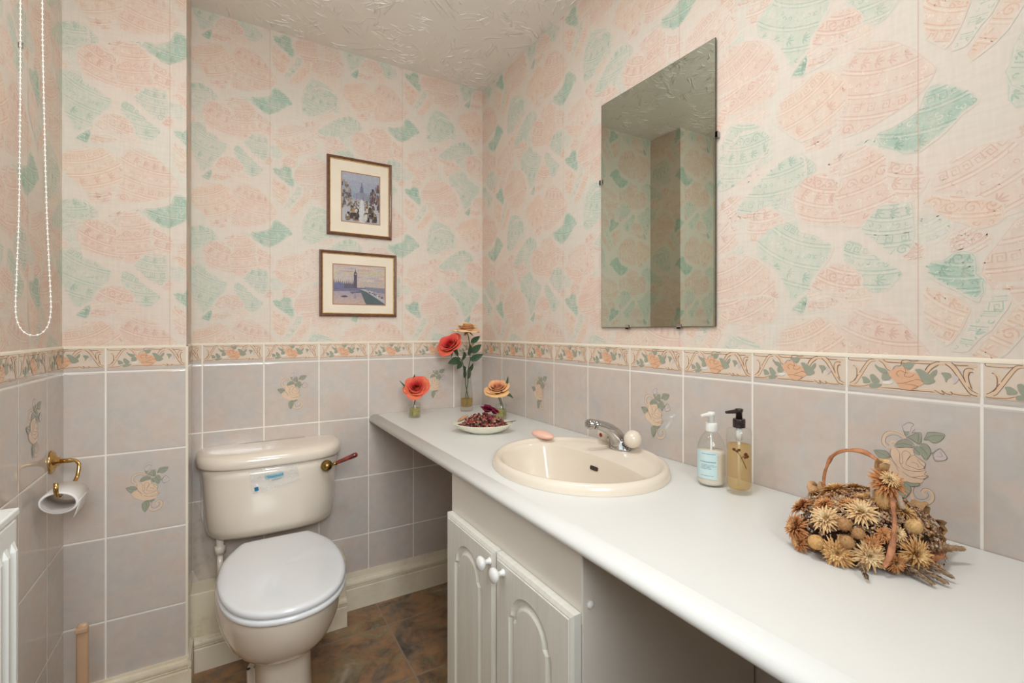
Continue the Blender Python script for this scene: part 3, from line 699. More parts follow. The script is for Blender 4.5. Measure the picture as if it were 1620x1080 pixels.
def tiles_on(mb,to,u0,u1,v0,joint,deco=()):
    """slots: 1 tile, 2 border ground, 3 print, 4 grout.  joint: a U where a vertical joint sits"""
    s=-joint
    mb.poly([to(u0,v0,0.004),to(u1,v0,0.004),to(u1,BT-0.004,0.004),to(u0,BT-0.004,0.004)],1,uvs=[(u0+s,v0),(u1+s,v0),(u1+s,BT-0.004),(u0+s,BT-0.004)])
    # rounded cream strip closing the top of the tiling
    rows=[]
    for a in range(5):
        t=a/4*math.pi/2; rows.append([to(u0,BT-0.004+0.008*math.sin(t),0.0045*math.cos(t)+0.0002),to(u1,BT-0.004+0.008*math.sin(t),0.0045*math.cos(t)+0.0002)])
    mb.grid(rows,4,flip=True)
    k=math.floor((u0-joint)/0.2)
    while joint+k*0.2<u1:
        a=joint+k*0.2; lo=max(a+0.0018,u0); hi=min(a+0.1982,u1)
        if hi>lo+0.002:
            mb.poly([to(lo,BB+0.002,0.0044),to(hi,BB+0.002,0.0044),to(hi,BT-0.005,0.0044),to(lo,BT-0.005,0.0044)],2)
            print_on(mb,to,a,BB,BORDER,lo,hi,3,0.0044)
        k+=1
    for a,vv in deco: print_on(mb,to,a,vv,ROSE,u0,u1,3,0.004)
WM=[M['paper'],M['tile'],M['border_ground'],M['print'],M['grout'],M['white_wall']]
XL,YP,XP,YR,ZC=-1.4867,-0.2253,-1.1884,-2.66,2.349
def struct(o): o['kind']='structure'; return o
# back wall (U = x)
mb=MB(); to=lambda u,v,o:(u,-o,v)
wall_paper_on(mb,to,XP,0,BT,ZC); tiles_on(mb,to,XP,0,0,-0.154,[(-0.954,0.810),(-0.354,0.810)])
mb.box((XL-0.1,0.001,-0.1),(0.1,0.1,ZC+0.05),5)
# grubby, untiled patch low behind the cistern
gp=smooth_poly([(-1.183,0.240),(-1.05,0.240),(-1.04,0.31),(-1.10,0.335),(-1.115,0.40),(-1.145,0.43),(-1.160,0.52),(-1.183,0.56)],1)
for tr in tessellate_polygon([[Vector((a,b,0)) for a,b in gp]]): mb.poly([(gp[k][0],-0.0042,gp[k][1]) for k in tr],6)
struct(mb.build('wall_back',WM+[M['grime']]))
# right wall (U = -y)
mb=MB(); to=lambda u,v,o:(-o,-u,v)
wall_paper_on(mb,to,0,-YR,BT,ZC); tiles_on(mb,to,0,-YR,0,0.0028,[(0.4028,0.810),(1.0028,0.810),(1.6028,0.810),(2.2028,0.810)])
mb.box((0.001,YR-0.1,-0.1),(0.1,0.1,ZC+0.05),5)
struct(mb.build('wall_right',WM))
# boxed pier in the left corner: front face, and its side facing the room
mb=MB(); to=lambda u,v,o:(u,YP-o,v)
wall_paper_on(mb,to,XL,XP,BT,ZC,shift=0.2309); tiles_on(mb,to,XL,XP,0,-1.1884,[(-1.3884,0.5605)])
to=lambda u,v,o:(XP+o,YP+(u-XP),v)
wall_paper_on(mb,to,XP,XP-YP,BT,ZC,shift=0.2309); tiles_on(mb,to,XP,XP-YP,0,XP-YP-0.0)
mb.box((XL-0.05,YP+0.001,0),(XP-0.001,-0.0,ZC+0.02),5)
mb.box((XP-0.002,YP-0.0045,0),(XP+0.0045,YP+0.001,BT),4)
struct(mb.build('wall_pier',WM))
# left wall with the window opening (U = XL + (y - YP))
WY0,WY1,WZ0,WZ1=-2.02,-1.02,1.16,2.08
mb=MB(); to=lambda u,v,o:(XL+o,YP+(u-XL),v)
uu=lambda y: XL+(y-YP)
for a,b,c,d in ((YR,WY0,BT,ZC),(WY1,YP,BT,ZC),(WY0,WY1,BT,WZ0),(WY0,WY1,WZ1,ZC)):
    wall_paper_on(mb,to,uu(a),uu(b),c,d,shift=0.2309)
tiles_on(mb,to,uu(YR),XL,0,uu(-0.3755),[(uu(-0.5755),0.810)])
for lo,hi in (((XL-0.2,YR-0.1,-0.1),(XL-0.001,WY0,ZC+0.05)),((XL-0.2,WY1,-0.1),(XL-0.001,0.1,ZC+0.05)),((XL-0.2,WY0,-0.1),(XL-0.001,WY1,WZ0)),((XL-0.2,WY0,WZ1),(XL-0.001,WY1,ZC+0.05))): mb.box(lo,hi,5)
struct(mb.build('wall_left',WM))
# front wall behind the camera, with the doorway
mb=MB(); DX0,DX1,DZ=-1.42,-0.66,2.03
for lo,hi in (((XL-0.1,YR-0.1,-0.1),(DX0,YR,ZC)),((DX1,YR-0.1,-0.1),(0.1,YR,ZC)),((DX0,YR-0.1,DZ),(DX1,YR,ZC))): mb.box(lo,hi,0)
struct(mb.build('wall_front',[M['white_wall']]))
mb=MB(); w=0.06
mb.box((DX0-w,YR,0),(DX0,YR+0.018,DZ+w)); mb.box((DX1,YR,0),(DX1+w,YR+0.018,DZ+w)); mb.box((DX0-w,YR,DZ),(DX1+w,YR+0.018,DZ+w))
mb.box((DX0,YR-0.1,0),(DX0+0.02,YR,DZ)); mb.box((DX1-0.02,YR-0.1,0),(DX1,YR,DZ))
struct(mb.build('trim_2',[M['door']],bevel=0.004))
# door leaf standing open into the hall
mb=MB(); mb.box((DX0+0.022,YR-0.84,0.01),(DX0+0.06,YR-0.1,DZ-0.01))
mb.box((DX0+0.06,YR-0.74,1.1),(DX0+0.064,YR-0.2,1.85)); mb.box((DX0+0.06,YR-0.74,0.2),(DX0+0.064,YR-0.2,0.9))
door=struct(mb.build('door_1',[M['door']],bevel=0.003))
mb=MB(); mb.tube([(DX0+0.064,YR-0.78,1.0),(DX0+0.10,YR-0.78,1.0),(DX0+0.105,YR-0.70,1.0)],0.009); mb.build('door_handle',[M['brass']],door)
# hall beyond the doorway
mb=MB(); mb.box((-2.2,YR-1.5,-0.1),(-2.1,YR-0.1,ZC+0.05)); mb.box((0.1,YR-1.5,-0.1),(0.2,YR-0.1,ZC+0.05)); mb.box((-2.2,YR-1.6,-0.1),(0.2,YR-1.5,ZC+0.05)); mb.box((-2.2,YR-0.1,-0.1),(XL-0.1,YR-0.05,ZC))
struct(mb.build('wall_hall',[M['white_wall']]))
# floor and ceiling
mb=MB(); mb.box((-2.2,YR-1.6,-0.1),(0.2,0.1,0)); struct(mb.build('floor',[M['floor']]))
mb=MB()
mb.poly([(-2.2,YR-1.6,ZC),(-2.2,0.05,ZC),(0.05,0.05,ZC),(0.05,YR-1.6,ZC)]); mb.box((-2.2,YR-1.6,ZC+0.001),(0.2,0.1,ZC+0.1))
rc=random.Random(31)
for cl_ in range(420):      # brushed plaster: fans of short raised strokes
    cx_,cy_=rc.uniform(-1.5,0.0),rc.uniform(-2.3,0.0); a0=rc.uniform(0,6.283)
    for q_ in range(rc.randint(4,11)):
        a_=a0+rc.uniform(-0.45,0.45); l_=rc.uniform(0.018,0.060); w_=rc.uniform(0.0008,0.0022); h_=rc.uniform(0.0012,0.0034); k_=rc.uniform(-9,9)
        x_,y_=cx_+rc.uniform(-.05,.05),cy_+rc.uniform(-.05,.05)
        L_=[];T_=[];B_=[]
        for i_ in range(6):
            s_=i_/5; an=a_+k_*s_*l_; f_=math.sin(math.pi*(0.06+0.88*s_))
            nx,ny=-math.sin(an)*w_*f_,math.cos(an)*w_*f_
            L_.append((x_+nx,y_+ny,ZC)); T_.append((x_,y_,ZC-h_*f_)); B_.append((x_-nx,y_-ny,ZC)); x_+=math.cos(an)*l_/5; y_+=math.sin(an)*l_/5
        if max(p[0] for p in L_)<-0.004 and max(p[1] for p in L_)<-0.004: mb.grid([L_,T_,B_],0,smooth=False)
struct(mb.build('ceiling',[M['ceiling']]))
# window: frame, sill, glass
mb=MB(); fx0,fx1=XL-0.14,XL-0.08; t=0.05
mb.box((fx0,WY0,WZ0),(fx1,WY1,WZ0+t)); mb.box((fx0,WY0,WZ1-t),(fx1,WY1,WZ1)); mb.box((fx0,WY0,WZ0+t),(fx1,WY0+t,WZ1-t)); mb.box((fx0,WY1-t,WZ0+t),(fx1,WY1,WZ1-t)); mb.box((fx0,-1.545,WZ0+t),(fx1,-1.495,WZ1-t))
win=struct(mb.build('window_1',[M['plastic']],bevel=0.004))
mb=MB(); mb.box((XL-0.115,WY0+t,WZ0+t),(XL-0.111,-1.545,WZ1-t)); mb.build('pane',[M['glass']],win)
mb=MB(); mb.box((XL-0.115,-1.495,WZ0+t),(XL-0.111,WY1-t,WZ1-t)); mb.build('pane',[M['glass']],win)
mb=MB(); mb.box((XL-0.08,WY0,WZ0-0.002),(XL+0.02,WY1,WZ0+0.018)); mb.build('window_sill',[M['plastic']],win,bevel=0.004)

# ---- skirtings
def skirting(mb,p0,p1,nrm,h,th,top_strip=0.0,m=0):
    """moulded board from p0 to p1 standing off along nrm"""
    p0=Vector(p0);p1=Vector(p1);n=Vector(nrm)
    prof=[(th,0),(th,h*0.69),(th*0.93,h*0.715),(th*0.50,h*0.725),(th*0.48,h*0.745),(th*0.86,h*0.760)]
    for a in range(7):
        t=math.pi*a/6; prof.append((th*(0.80+0.14*math.sin(t)),h*(0.77+0.16*a/6)))
    prof+=[(th*0.42,h*0.945),(th*0.40,h),(0,h)]
    if top_strip: prof=prof[:-1]+[(th*0.30,h+0.001),(th*0.30,h+top_strip),(0,h+top_strip)]
    rows=[]
    for d,z in prof: rows.append([p0+n*d+Vector((0,0,z)),p1+n*d+Vector((0,0,z))])
    mb.grid(rows,m,smooth=False,flip=True)
    for e in (0,1):
        pp=[tuple(r[e]) for r in rows]+[tuple((p0,p1)[e])]
        mb.poly(pp if e else pp[::-1],m)
mb=MB(); skirting(mb,(-0.665,-0.004,0),(0,-0.004,0),(0,-1,0),0.125,0.020,0.024)
struct(mb.build('baseboard_back',[M['skirt']]))
mb=MB(); skirting(mb,(XL,YP-0.004,0),(XP+0.004,YP-0.004,0),(0,-1,0),0.130,0.018)
skirting(mb,(XP+0.004,YP-0.022,0),(XP+0.004,-0.13,0),(1,0,0),0.130,0.010)
struct(mb.build('baseboard_pier',[M['skirt']]))
mb=MB(); skirting(mb,(XL+0.004,YR,0),(XL+0.004,YP-0.02,0),(1,0,0),0.130,0.018)
struct(mb.build('baseboard_left',[M['skirt']]))
# pipe boxing behind the toilet, with its own skirting
mb=MB(); mb.box((XP+0.002,-0.105,0),(-0.668,-0.004,0.262)); 
struct(mb.build('trim_1',[M['box']],bevel=0.003))
mb=MB(); skirting(mb,(XP+0.015,-0.106,0),(-0.668,-0.106,0),(0,-1,0),0.112,0.020)
struct(mb.build('baseboard_boxing',[M['skirt']]))
# ================================================================ WORKTOP
WTZ=0.811; BCX,BCY,BAX,BAY=-0.268,-1.072,0.221,0.252
def ell(ax,ay,n,cx=BCX,cy=BCY): return [(cx+ax*math.cos(2*math.pi*k/n),cy+ay*math.sin(2*math.pi*k/n)) for k in range(n)]
def holed(zz,x0,x1,y0,y1,loop):
    """flat sheet with an oval hole -> triangles"""
    bm=bmesh.new(); o=[bm.verts.new((a,b,zz)) for a,b in ((x0,y0),(x1,y0),(x1,y1),(x0,y1))]; h=[bm.verts.new((a,b,zz)) for a,b in loop]
    E=[bm.edges.new((o[i],o[(i+1)%4])) for i in range(4)]+[bm.edges.new((h[i],h[(i+1)%len(h)])) for i in range(len(h))]
    bmesh.ops.triangle_fill(bm,edges=E,use_beauty=True,use_dissolve=False)
    bm.verts.index_update(); V=[tuple(v.co) for v in bm.verts]; F=[tuple(v.index for v in f.verts) for f in bm.faces]; bm.free(); return V,F
mb=MB(); XF=-0.553; TH=0.028; y0,y1=YR+0.012,-0.006
hl=ell(BAX-0.02,BAY-0.02,64)
for zz,x0 in ((WTZ,XF+0.036),(WTZ-TH,XF+0.010)):
    V,F=holed(zz,x0,-0.006,y0,y1,hl); base=len(mb.v)
    for p in V: mb.vert(p)
    for f in F: mb.face([base+k for k in f],0,False)
rows=[]
P=[(XF+0.036,WTZ)]+[(XF+0.036-0.036*math.sin(t),WTZ-0.019+0.019*math.cos(t)) for t in [math.pi/2*k/10 for k in range(1,11)]]+[(XF+0.0005,WTZ-0.023),(XF+0.003,WTZ-0.0265),(XF+0.010,WTZ-TH)]
rows=[[(x,y0,z),(x,y1,z)] for x,z in P]; mb.grid(rows,0)
mb.grid([[(a,b,WTZ) for a,b in hl],[(a,b,WTZ-TH) for a,b in hl]],0,closed_u=True)
for y in (y0,y1): mb.poly([(x,y,z) for x,z in P]+[(-0.006,y,WTZ-TH),(-0.006,y,WTZ)])
for yy in (0,): mb.poly([(-0.006,y0,WTZ),(-0.006,y1,WTZ),(-0.006,y1,WTZ-TH),(-0.006,y0,WTZ-TH)])
o=mb.build('worktop',[M['worktop']],merge=True,origin=(-0.29,-1.3,WTZ-TH))
tag(o,'long white worktop with a rounded front edge running along the right wall','worktop')

# ================================================================ VANITY CABINET
CY0,CY1=-1.412,-0.836
cab=thing('vanity_cabinet',(-0.28,-1.16,0),'white two-door cabinet with arched door panels under the basin','cabinet')
mb=MB(); x0,x1=-0.529,-0.012; t=0.016
mb.box((x0,CY0,0.0),(x1,CY0+t,WTZ-TH-0.001)); mb.box((x0,CY1-t,0.0),(x1,CY1,WTZ-TH-0.001))
mb.box((x0+0.002,CY0+t,0.10),(x1,CY1-t,0.116)); mb.box((x0+0.06,CY0+t,0),(x0+0.075,CY1-t,0.10)); mb.box((x1-0.006,CY0+t,0.10),(x1,CY1-t,0.60))
mb.build('body',[M['carcass']],cab,bevel=0.0012)
mb=MB(); mb.box((x0-0.001,CY0+0.001,0.645),(x0+0.014,CY1-0.001,WTZ-TH-0.002)); mb.build('fascia',[M['carcass']],cab,bevel=0.001)
mb=MB(); mb.lathe([(0.0075,0),(0.0075,0.003),(0.005,0.0055),(0.0,0.0062)],(-0.512,CY0,0.678),20,0,(0,-1,0)); mb.build('screw_cap',[M['plastic']],cab)
def arch(w,zb,zs,rise,cy,d,n=20):
    """outline in (y,z): straight sides, small shoulders and an oval arch; d = inset"""
    hw=w/2-d; pts=[(cy-hw,zb+d),(cy+hw,zb+d),(cy+hw,zs-0.25*d)]
    for k in range(n+1):
        a=math.pi*k/n; pts.append((cy+(hw-0.010+0.0)*math.cos(a),zs+0.008-0.25*d+(rise-d*0.75)*math.sin(a)))
    pts.append((cy-hw,zs-0.25*d)); return pts
def cab_door(ya,yb,zb,zt,knob_y):
    cy=(ya+yb)/2; xo=-0.5515; A=0.160; zs=0.552; rise=0.060
    mb=MB()
    def ring(pts,x): return [(x,a,b) for a,b in pts]
    be=0.010
    outer0=[(ya,zb),(yb,zb),(yb,zt),(ya,zt)]; outer1=[(ya+be,zb+be),(yb-be,zb+be),(yb-be,zt-be),(ya+be,zt-be)]
    mb.poly([(-0.5310,a,b) for a,b in outer0][::-1])
    mb.grid([ring(outer0,-0.5310),ring(outer0,xo+0.005),ring([(ya+be*.75,zb+be*.75),(yb-be*.75,zb+be*.75),(yb-be*.75,zt-be*.75),(ya+be*.75,zt-be*.75)],xo+0.0015),ring([(ya+be,zb+be),(yb-be,zb+be),(yb-be,zt-be),(ya+be,zt-be)],xo+0.0015),ring([(ya+be*1.15,zb+be*1.15),(yb-be*1.15,zb+be*1.15),(yb-be*1.15,zt-be*1.15),(ya+be*1.15,zt-be*1.15)],xo)],0,closed_u=True,smooth=False)
    o1=[(ya+be*1.15,zb+be*1.15),(yb-be*1.15,zb+be*1.15),(yb-be*1.15,zt-be*1.15),(ya+be*1.15,zt-be*1.15)]
    L0=arch(A,zb+0.075,zs,rise,cy,0)
    bm=bmesh.new(); o=[bm.verts.new((xo,a,b)) for a,b in o1]; h=[bm.verts.new((xo,a,b)) for a,b in L0]
    E=[bm.edges.new((o[i],o[(i+1)%4])) for i in range(4)]+[bm.edges.new((h[i],h[(i+1)%len(h)])) for i in range(len(h))]
    bmesh.ops.triangle_fill(bm,edges=E,use_beauty=True); bm.verts.index_update(); base=len(mb.v)
    for v in bm.verts: mb.vert(v.co)
    for f in bm.faces: mb.face([base+v.index for v in f.verts],0,False)
    bm.free()
    # routed groove: quirk, cove, then the raised field
    seq=[(0,0),(0.002,0.0035),(0.007,0.0065),(0.013,0.0065),(0.018,0.0022),(0.022,0.0005)]
    mb.grid([ring(arch(A,zb+0.075,zs,rise,cy,d),xo+dx) for d,dx in seq],0,closed_u=True,smooth=False)
    bm=bmesh.new(); bmv=[bm.verts.new((xo+0.0005,a,b)) for a,b in arch(A,zb+0.075,zs,rise,cy,0.022)]; bm.faces.new(bmv); base=len(mb.v)
    for v in bmv: mb.vert(v.co)
    mb.face([base+k for k in range(len(bmv))],0,False); bm.free()
    dr=mb.build('door',[M['cabdoor']],cab,merge=1e-6)
    mb=MB(); mb.lathe([(0.0085,0),(0.0085,0.002),(0.006,0.005),(0.0055,0.012),(0.009,0.0155),(0.0145,0.019),(0.0168,0.0235),(0.0160,0.028),(0.0115,0.0315),(0.005,0.033),(0,0.0333)],(xo,knob_y,0.638),24,0,(-1,0,0))
    mb.build('knob',[M['knob']],dr)
cab_door(-1.1225,CY1-0.008,0.085,0.6665,-1.1035)
cab_door(CY0+0.002,-1.1265,0.085,0.6665,-1.166)

# ================================================================ BASIN
bas=thing('basin',(BCX,BCY,WTZ),'cream oval inset hand basin in the white worktop','basin')
n=96; mb=MB()
def dshape(k,sc):
    a=2*math.pi*k/n; r=1.0
    x,y=BAX*0.84*math.cos(a),BAY*0.855*math.sin(a)
    # straight back edge, softened corners
    lim=0.080; 
    if x>lim*0.6: x=lim*0.6+(x-lim*0.6)*0.30 if x-lim*0.6>0 else x
    return x,y
rows=[]
def ering(f,z): return [(BCX+BAX*f*math.cos(2*math.pi*k/n),BCY+BAY*f*math.sin(2*math.pi*k/n),z) for k in range(n)]
for f,z in ((1.0,WTZ+0.0004),(1.0,WTZ+0.004),(0.992,WTZ+0.014),(0.975,WTZ+0.022),(0.95,WTZ+0.0255),(0.925,WTZ+0.0245),(0.905,WTZ+0.0195),(0.89,WTZ+0.017)): rows.append(ering(f,z))
def bring(sc,z,shx=0.0,pw=1.0):
    out=[]
    for k in range(n):
        x,y=dshape(k,1); out.append((BCX-0.012+x*sc+shx,BCY+y*sc,z))
    return out
rows.append(bring(1.0,WTZ+0.015)); rows.append(bring(0.985,WTZ+0.011)); rows.append(bring(0.965,WTZ+0.001))
for sc,z in ((0.93,-0.02),(0.89,-0.05),(0.83,-0.085),(0.74,-0.112),(0.60,-0.130),(0.42,-0.140),(0.22,-0.144),(0.11,-0.146)): rows.append(bring(sc,WTZ+z))
mb.grid(rows,0,closed_u=True,flip=False)
# outside of the bowl (seen from below)
rows2=[ering(0.90,WTZ+0.002)]+[ [(x,y,z-0.008) for x,y,z in bring(sc,WTZ+z)] for sc,z in ((0.97,-0.035),(0.90,-0.085),(0.72,-0.135),(0.3,-0.152),(0.11,-0.154))]
mb.grid(rows2,0,closed_u=True,flip=True)
mb.build('bowl',[M['basin']],bas)
mb=MB(); mb.lathe([(0.024,0),(0.024,0.002),(0.019,0.003),(0.016,0.001),(0,0.001)],(BCX-0.012,BCY,WTZ-0.146),24); mb.build('waste',[M['chrome']],bas)
mb=MB()   # overflow slot as a flat dark patch, its inner shade put into the colour
def slot(y,z,w,h,x): return [(x,y+w*math.copysign(min(1,abs(math.cos(a))**0.4),math.cos(a)),z+h*math.copysign(min(1,abs(math.sin(a))**0.4),math.sin(a))) for a in [2*math.pi*k/20 for k in range(20)]]
OX=BCX-0.012+dshape(0,1)[0]*0.93
mb.poly([(x+(z-0.79)*0.25-0.0025,y,z) for x,y,z in slot(BCY+0.012,0.790,0.0165,0.0055,OX)]); 
mb.build('overflow_slot',[M['dark']],bas)

# ---- mixer tap standing on the basin
TX,TY,TZ=-0.090,-1.045,WTZ+0.017
tap=thing('basin_mixer_tap',(TX,TY,TZ),'worn chrome mixer tap with cream ball handles on the back of the basin','tap')
mb=MB()
mb.lathe([(0.026,0),(0.0265,0.003),(0.026,0.005),(0.024,0.010),(0.0215,0.018),(0.020,0.028)],(TX,TY,TZ),28,sx=1.0,sy=1.55)
pts=[(0.0,0.0,0.012),(-0.004,0,0.028),(-0.016,0.0,0.044),(-0.034,0,0.058),(-0.056,0,0.069),(-0.080,0,0.077),(-0.098,0,0.081)]
mb.tube([(TX+a,TY+b,TZ+c) for a,b,c in pts],[0.027,0.0245,0.021,0.018,0.0155,0.0140,0.0132],18,flat=0.95)
mb.build('spout',[M['chrome']],tap)
mb=MB(); d=Vector((-0.97,0,0.12)).normalized()
mb.lathe([(0.0125,0),(0.0150,0.001),(0.0150,0.012),(0.0135,0.013),(0.0135,0.020),(0.011,0.021),(0.0,0.019)],(TX-0.098,TY,TZ+0.081),20,0,d); mb.build('aerator',[M['chrome']],tap)
for sg in (-1,1):
    mb=MB(); mb.tube([(TX,TY+sg*0.026,TZ+0.018),(TX,TY+sg*0.044,TZ+0.030)],[0.014,0.012],16); nk=mb.build('valve',[M['chrome']],tap)
    mb=MB(); mb.ball((TX-0.002,TY+sg*0.056,TZ+0.0385),0.0255,24,scale=(1,0.98,1)); hd=mb.build('handle',[M['basin']],tap); hd['label']='cream ball handle'
    if sg>0: mb=MB(); mb.lathe([(0.006,0),(0.006,0.0012),(0,0.0014)],(TX-0.0265,TY+sg*0.050,TZ+0.033),14,0,(-1,0,0)); mb.build('indicator_dot',[plain('red_dot',srgb(150,26,22),0.3)],hd)

# ---- soap bar on the rim
mb=MB(); mb.ball((0,0,0),1,28,scale=(0.024,0.044,0.0125))
for k,(x,y,z) in enumerate(mb.v): mb.v[k]=(x,y,max(z,-0.009))
Mx=Matrix.Translation((-0.222,-0.842,WTZ+0.0345))@Matrix.Rotation(R_(12),4,'Z')@Matrix.Rotation(R_(3),4,'X')
mb.v=[tuple(Mx@Vector(p)) for p in mb.v]
tag(mb.build('soap_bar',[M['soap']],origin=(-0.222,-0.842,WTZ+0.0255)),'pink oval soap bar lying on the far rim of the basin','soap')

# ================================================================ TOILET
TCX=-0.930
wc=thing('toilet',(TCX,-0.40,0),'cream close-coupled toilet with a pale grey lid beside the tiled pier','toilet')
def sup(cx,y0,y1,hw,z,n=48,e=2.3,back=0.75):
    """egg-shaped section from y0 (back) to y1 (front)"""
    cy=y0+(y1-y0)*0.46; out=[]
    for k in range(n):
        a=2*math.pi*k/n; c,s=math.cos(a),math.sin(a)
        x=hw*math.copysign(abs(c)**(2/e),c); L=(y0-cy) if s>0 else (cy-y1)
        ee=e if s<0 else 3.2
        y=cy+L*math.copysign(abs(s)**(2/ee),s)
        if s>0: x*=1-(1-back)*(abs(s)**1.6)
        out.append((cx+x,y,z))
    return out
secs=[(-0.115,-0.505,0.090,0.0,4.0,0.95),(-0.115,-0.503,0.086,0.010,4.0,0.95),(-0.115,-0.500,0.084,0.020,4.0,0.95),(-0.115,-0.498,0.082,0.08,3.8,0.95),(-0.115,-0.497,0.081,0.15,3.6,0.95),(-0.115,-0.500,0.083,0.185,3.2,0.95),
 (-0.115,-0.520,0.098,0.205,2.5,0.9),(-0.09,-0.570,0.133,0.222,2.3,0.85),(-0.10,-0.618,0.153,0.247,2.2,0.82),(-0.11,-0.655,0.167,0.285,2.15,0.78),(-0.12,-0.682,0.176,0.33,2.1,0.76),(-0.12,-0.694,0.180,0.37,2.1,0.74),(-0.12,-0.695,0.180,0.392,2.1,0.74),(-0.125,-0.690,0.176,0.401,2.1,0.74),(-0.14,-0.676,0.164,0.404,2.1,0.74)]
rows=[sup(TCX+(0.010 if z<0.19 else (0.004 if z<0.22 else 0)),a,b,hw,z,e=e,back=bk) for a,b,hw,z,e,bk in secs]
rows+=[sup(TCX,-0.20,-0.63,0.125,0.400),sup(TCX,-0.22,-0.60,0.10,0.33),sup(TCX,-0.26,-0.52,0.05,0.25),sup(TCX,-0.30,-0.44,0.02,0.24)]
mb=MB(); ids=mb.grid(rows,0,closed_u=True); mb.face(ids[0][::-1]); mb.face(ids[-1])
pan=mb.build('pan',[M['champ']],wc,subsurf=1)
# foot flange with fixing holes
mb=MB(); rows=[]
for z,g in ((0.0,0),(0.020,0.0),(0.027,0.004),(0.029,0.012)):
    rows.append([(TCX+0.002+(0.093-g)*math.copysign(abs(math.cos(a))**0.45,math.cos(a)),-0.285+(0.105-g)*math.copysign(abs(math.sin(a))**0.45,math.sin(a)),z) for a in [2*math.pi*k/40 for k in range(40)]])
ids=mb.grid(rows,0,closed_u=True); mb.face(ids[-1]); mb.build('foot_flange',[M['champ']],wc)
for sx in (-1,1):
    for yy in (-0.24,-0.335):
        mb=MB(); mb.lathe([(0.006,0),(0.006,0.0008),(0,0.0008)],(TCX+0.002+sx*0.0865,yy,0.0285),14); mb.build('fixing_hole',[M['dark']],wc)  # flat dark discs stand in for the shade inside the holes
# seat ring and lid
def lid_outline(z,g=0.0,n=72,sc=1.0):
    out=[]; cy=-0.440
    # right half of the outline from the hinge edge round to the front tip
    H=[(0.0,-0.198),(0.06,-0.1985),(0.094,-0.200),(0.108,-0.206),(0.126,-0.238),(0.150,-0.290),(0.165,-0.350),(0.171,-0.420),(0.169,-0.490),(0.158,-0.560),(0.135,-0.622),(0.100,-0.668),(0.055,-0.696),(0.0,-0.706)]
    def hermite(t):
        i=min(len(H)-2,int(t)); t-=i; p0=H[max(i-1,0)] if i>0 else (-H[1][0],H[1][1]); p1=H[i]; p2=H[i+1]; p3=H[i+2] if i+2<len(H) else (-H[-2][0],H[-2][1])
        return [0.5*((2*p1[a])+(-p0[a]+p2[a])*t+(2*p0[a]-5*p1[a]+4*p2[a]-p3[a])*t*t+(-p0[a]+3*p1[a]-3*p2[a]+p3[a])*t**3) for a in (0,1)]
    half=n//2
    for k in range(n):
        t=(k if k<=half else n-k)/half*(len(H)-1); x,y=hermite(t); x*=(1 if k<=half else -1)
        out.append((TCX+0.004+x*(1-g/0.169)*sc,cy+(y-cy)*(1-g/0.25)*sc,z))
    return out[::-1]
    for k in range(n):
        a=2*math.pi*k/n; c,s=math.cos(a),math.sin(a)
        if s<=0: x=0.169*math.copysign(abs(c)**0.98,c); y=cy+(0.262)*s
        else:
            x=0.169*c; y=cy+0.262*s
            ymax=-0.205
            if y>ymax: y=ymax+(y-ymax)*0.02
            x*=1+0.10*s*(1-s)*1.2
        out.append((TCX+0.004+x*(1-g/0.169)*sc,cy+(y-cy)*(1-g/0.25)*sc,z))
    return out
mb=MB()
rows=[lid_outline(0.4055,0.010),lid_outline(0.4055,-0.003),lid_outline(0.410,-0.006),lid_outline(0.417,-0.006),lid_outline(0.421,-0.002),lid_outline(0.4215,0.010)]
mb.grid(rows,0,closed_u=True)
inner=[[(TCX+(x-TCX)*0.62,-0.44+(y+0.44)*0.64,z) for x,y,z in r] for r in (rows[0],rows[-1])]
mb.grid([rows[-1],inner[1],inner[0],rows[0]],0,closed_u=True)
mb.build('seat',[M['seat']],wc)
mb=MB()
def lid_z(x,y,b): return b
rows=[lid_outline(0.4235,0.004),lid_outline(0.4245,-0.002),lid_outline(0.430,-0.0045),lid_outline(0.4375,-0.004),lid_outline(0.4425,0.001),lid_outline(0.4452,0.009),lid_outline(0.4458,0.020)]
for q,zz in ((0.80,0.4464),(0.62,0.4474),(0.42,0.4482),(0.2,0.4486),(0.05,0.4487)):
    r=lid_outline(zz,0.020); rows.append([(TCX+(x-TCX)*q/0.9 if q<0.9 else x,-0.44+(y+0.44)*q/0.9,z) for x,y,z in r])
# the lid's front half is pressed a touch lower along a curved crease
def crease(p):
    x,y,z=p
    if z>0.444:
        yc=-0.475+0.35*(x-TCX)+0.06*math.sin((x-TCX)*22); t=max(0,min(1,(yc-y)/0.02)); z-=0.0022*t*t*(3-2*t)
    return (x,y,z)
rows=[[crease(p) for p in r] for r in rows]
ids=mb.grid(rows,0,closed_u=True); mb.face(ids[-1]); mb.face(ids[0][::-1])
lid=mb.build('lid',[M['seat']],wc); lid['label']='closed pale grey toilet lid'
for sx in (-1,1):
    mb=MB(); mb.tube([(TCX+sx*0.075-0.02,-0.196,0.424),(TCX+sx*0.075+0.02,-0.196,0.424)],0.010,14); mb.lathe([(0.012,0),(0.012,0.018)],(TCX+sx*0.075,-0.196,0.402),14); mb.build('hinge',[M['seat']],wc)
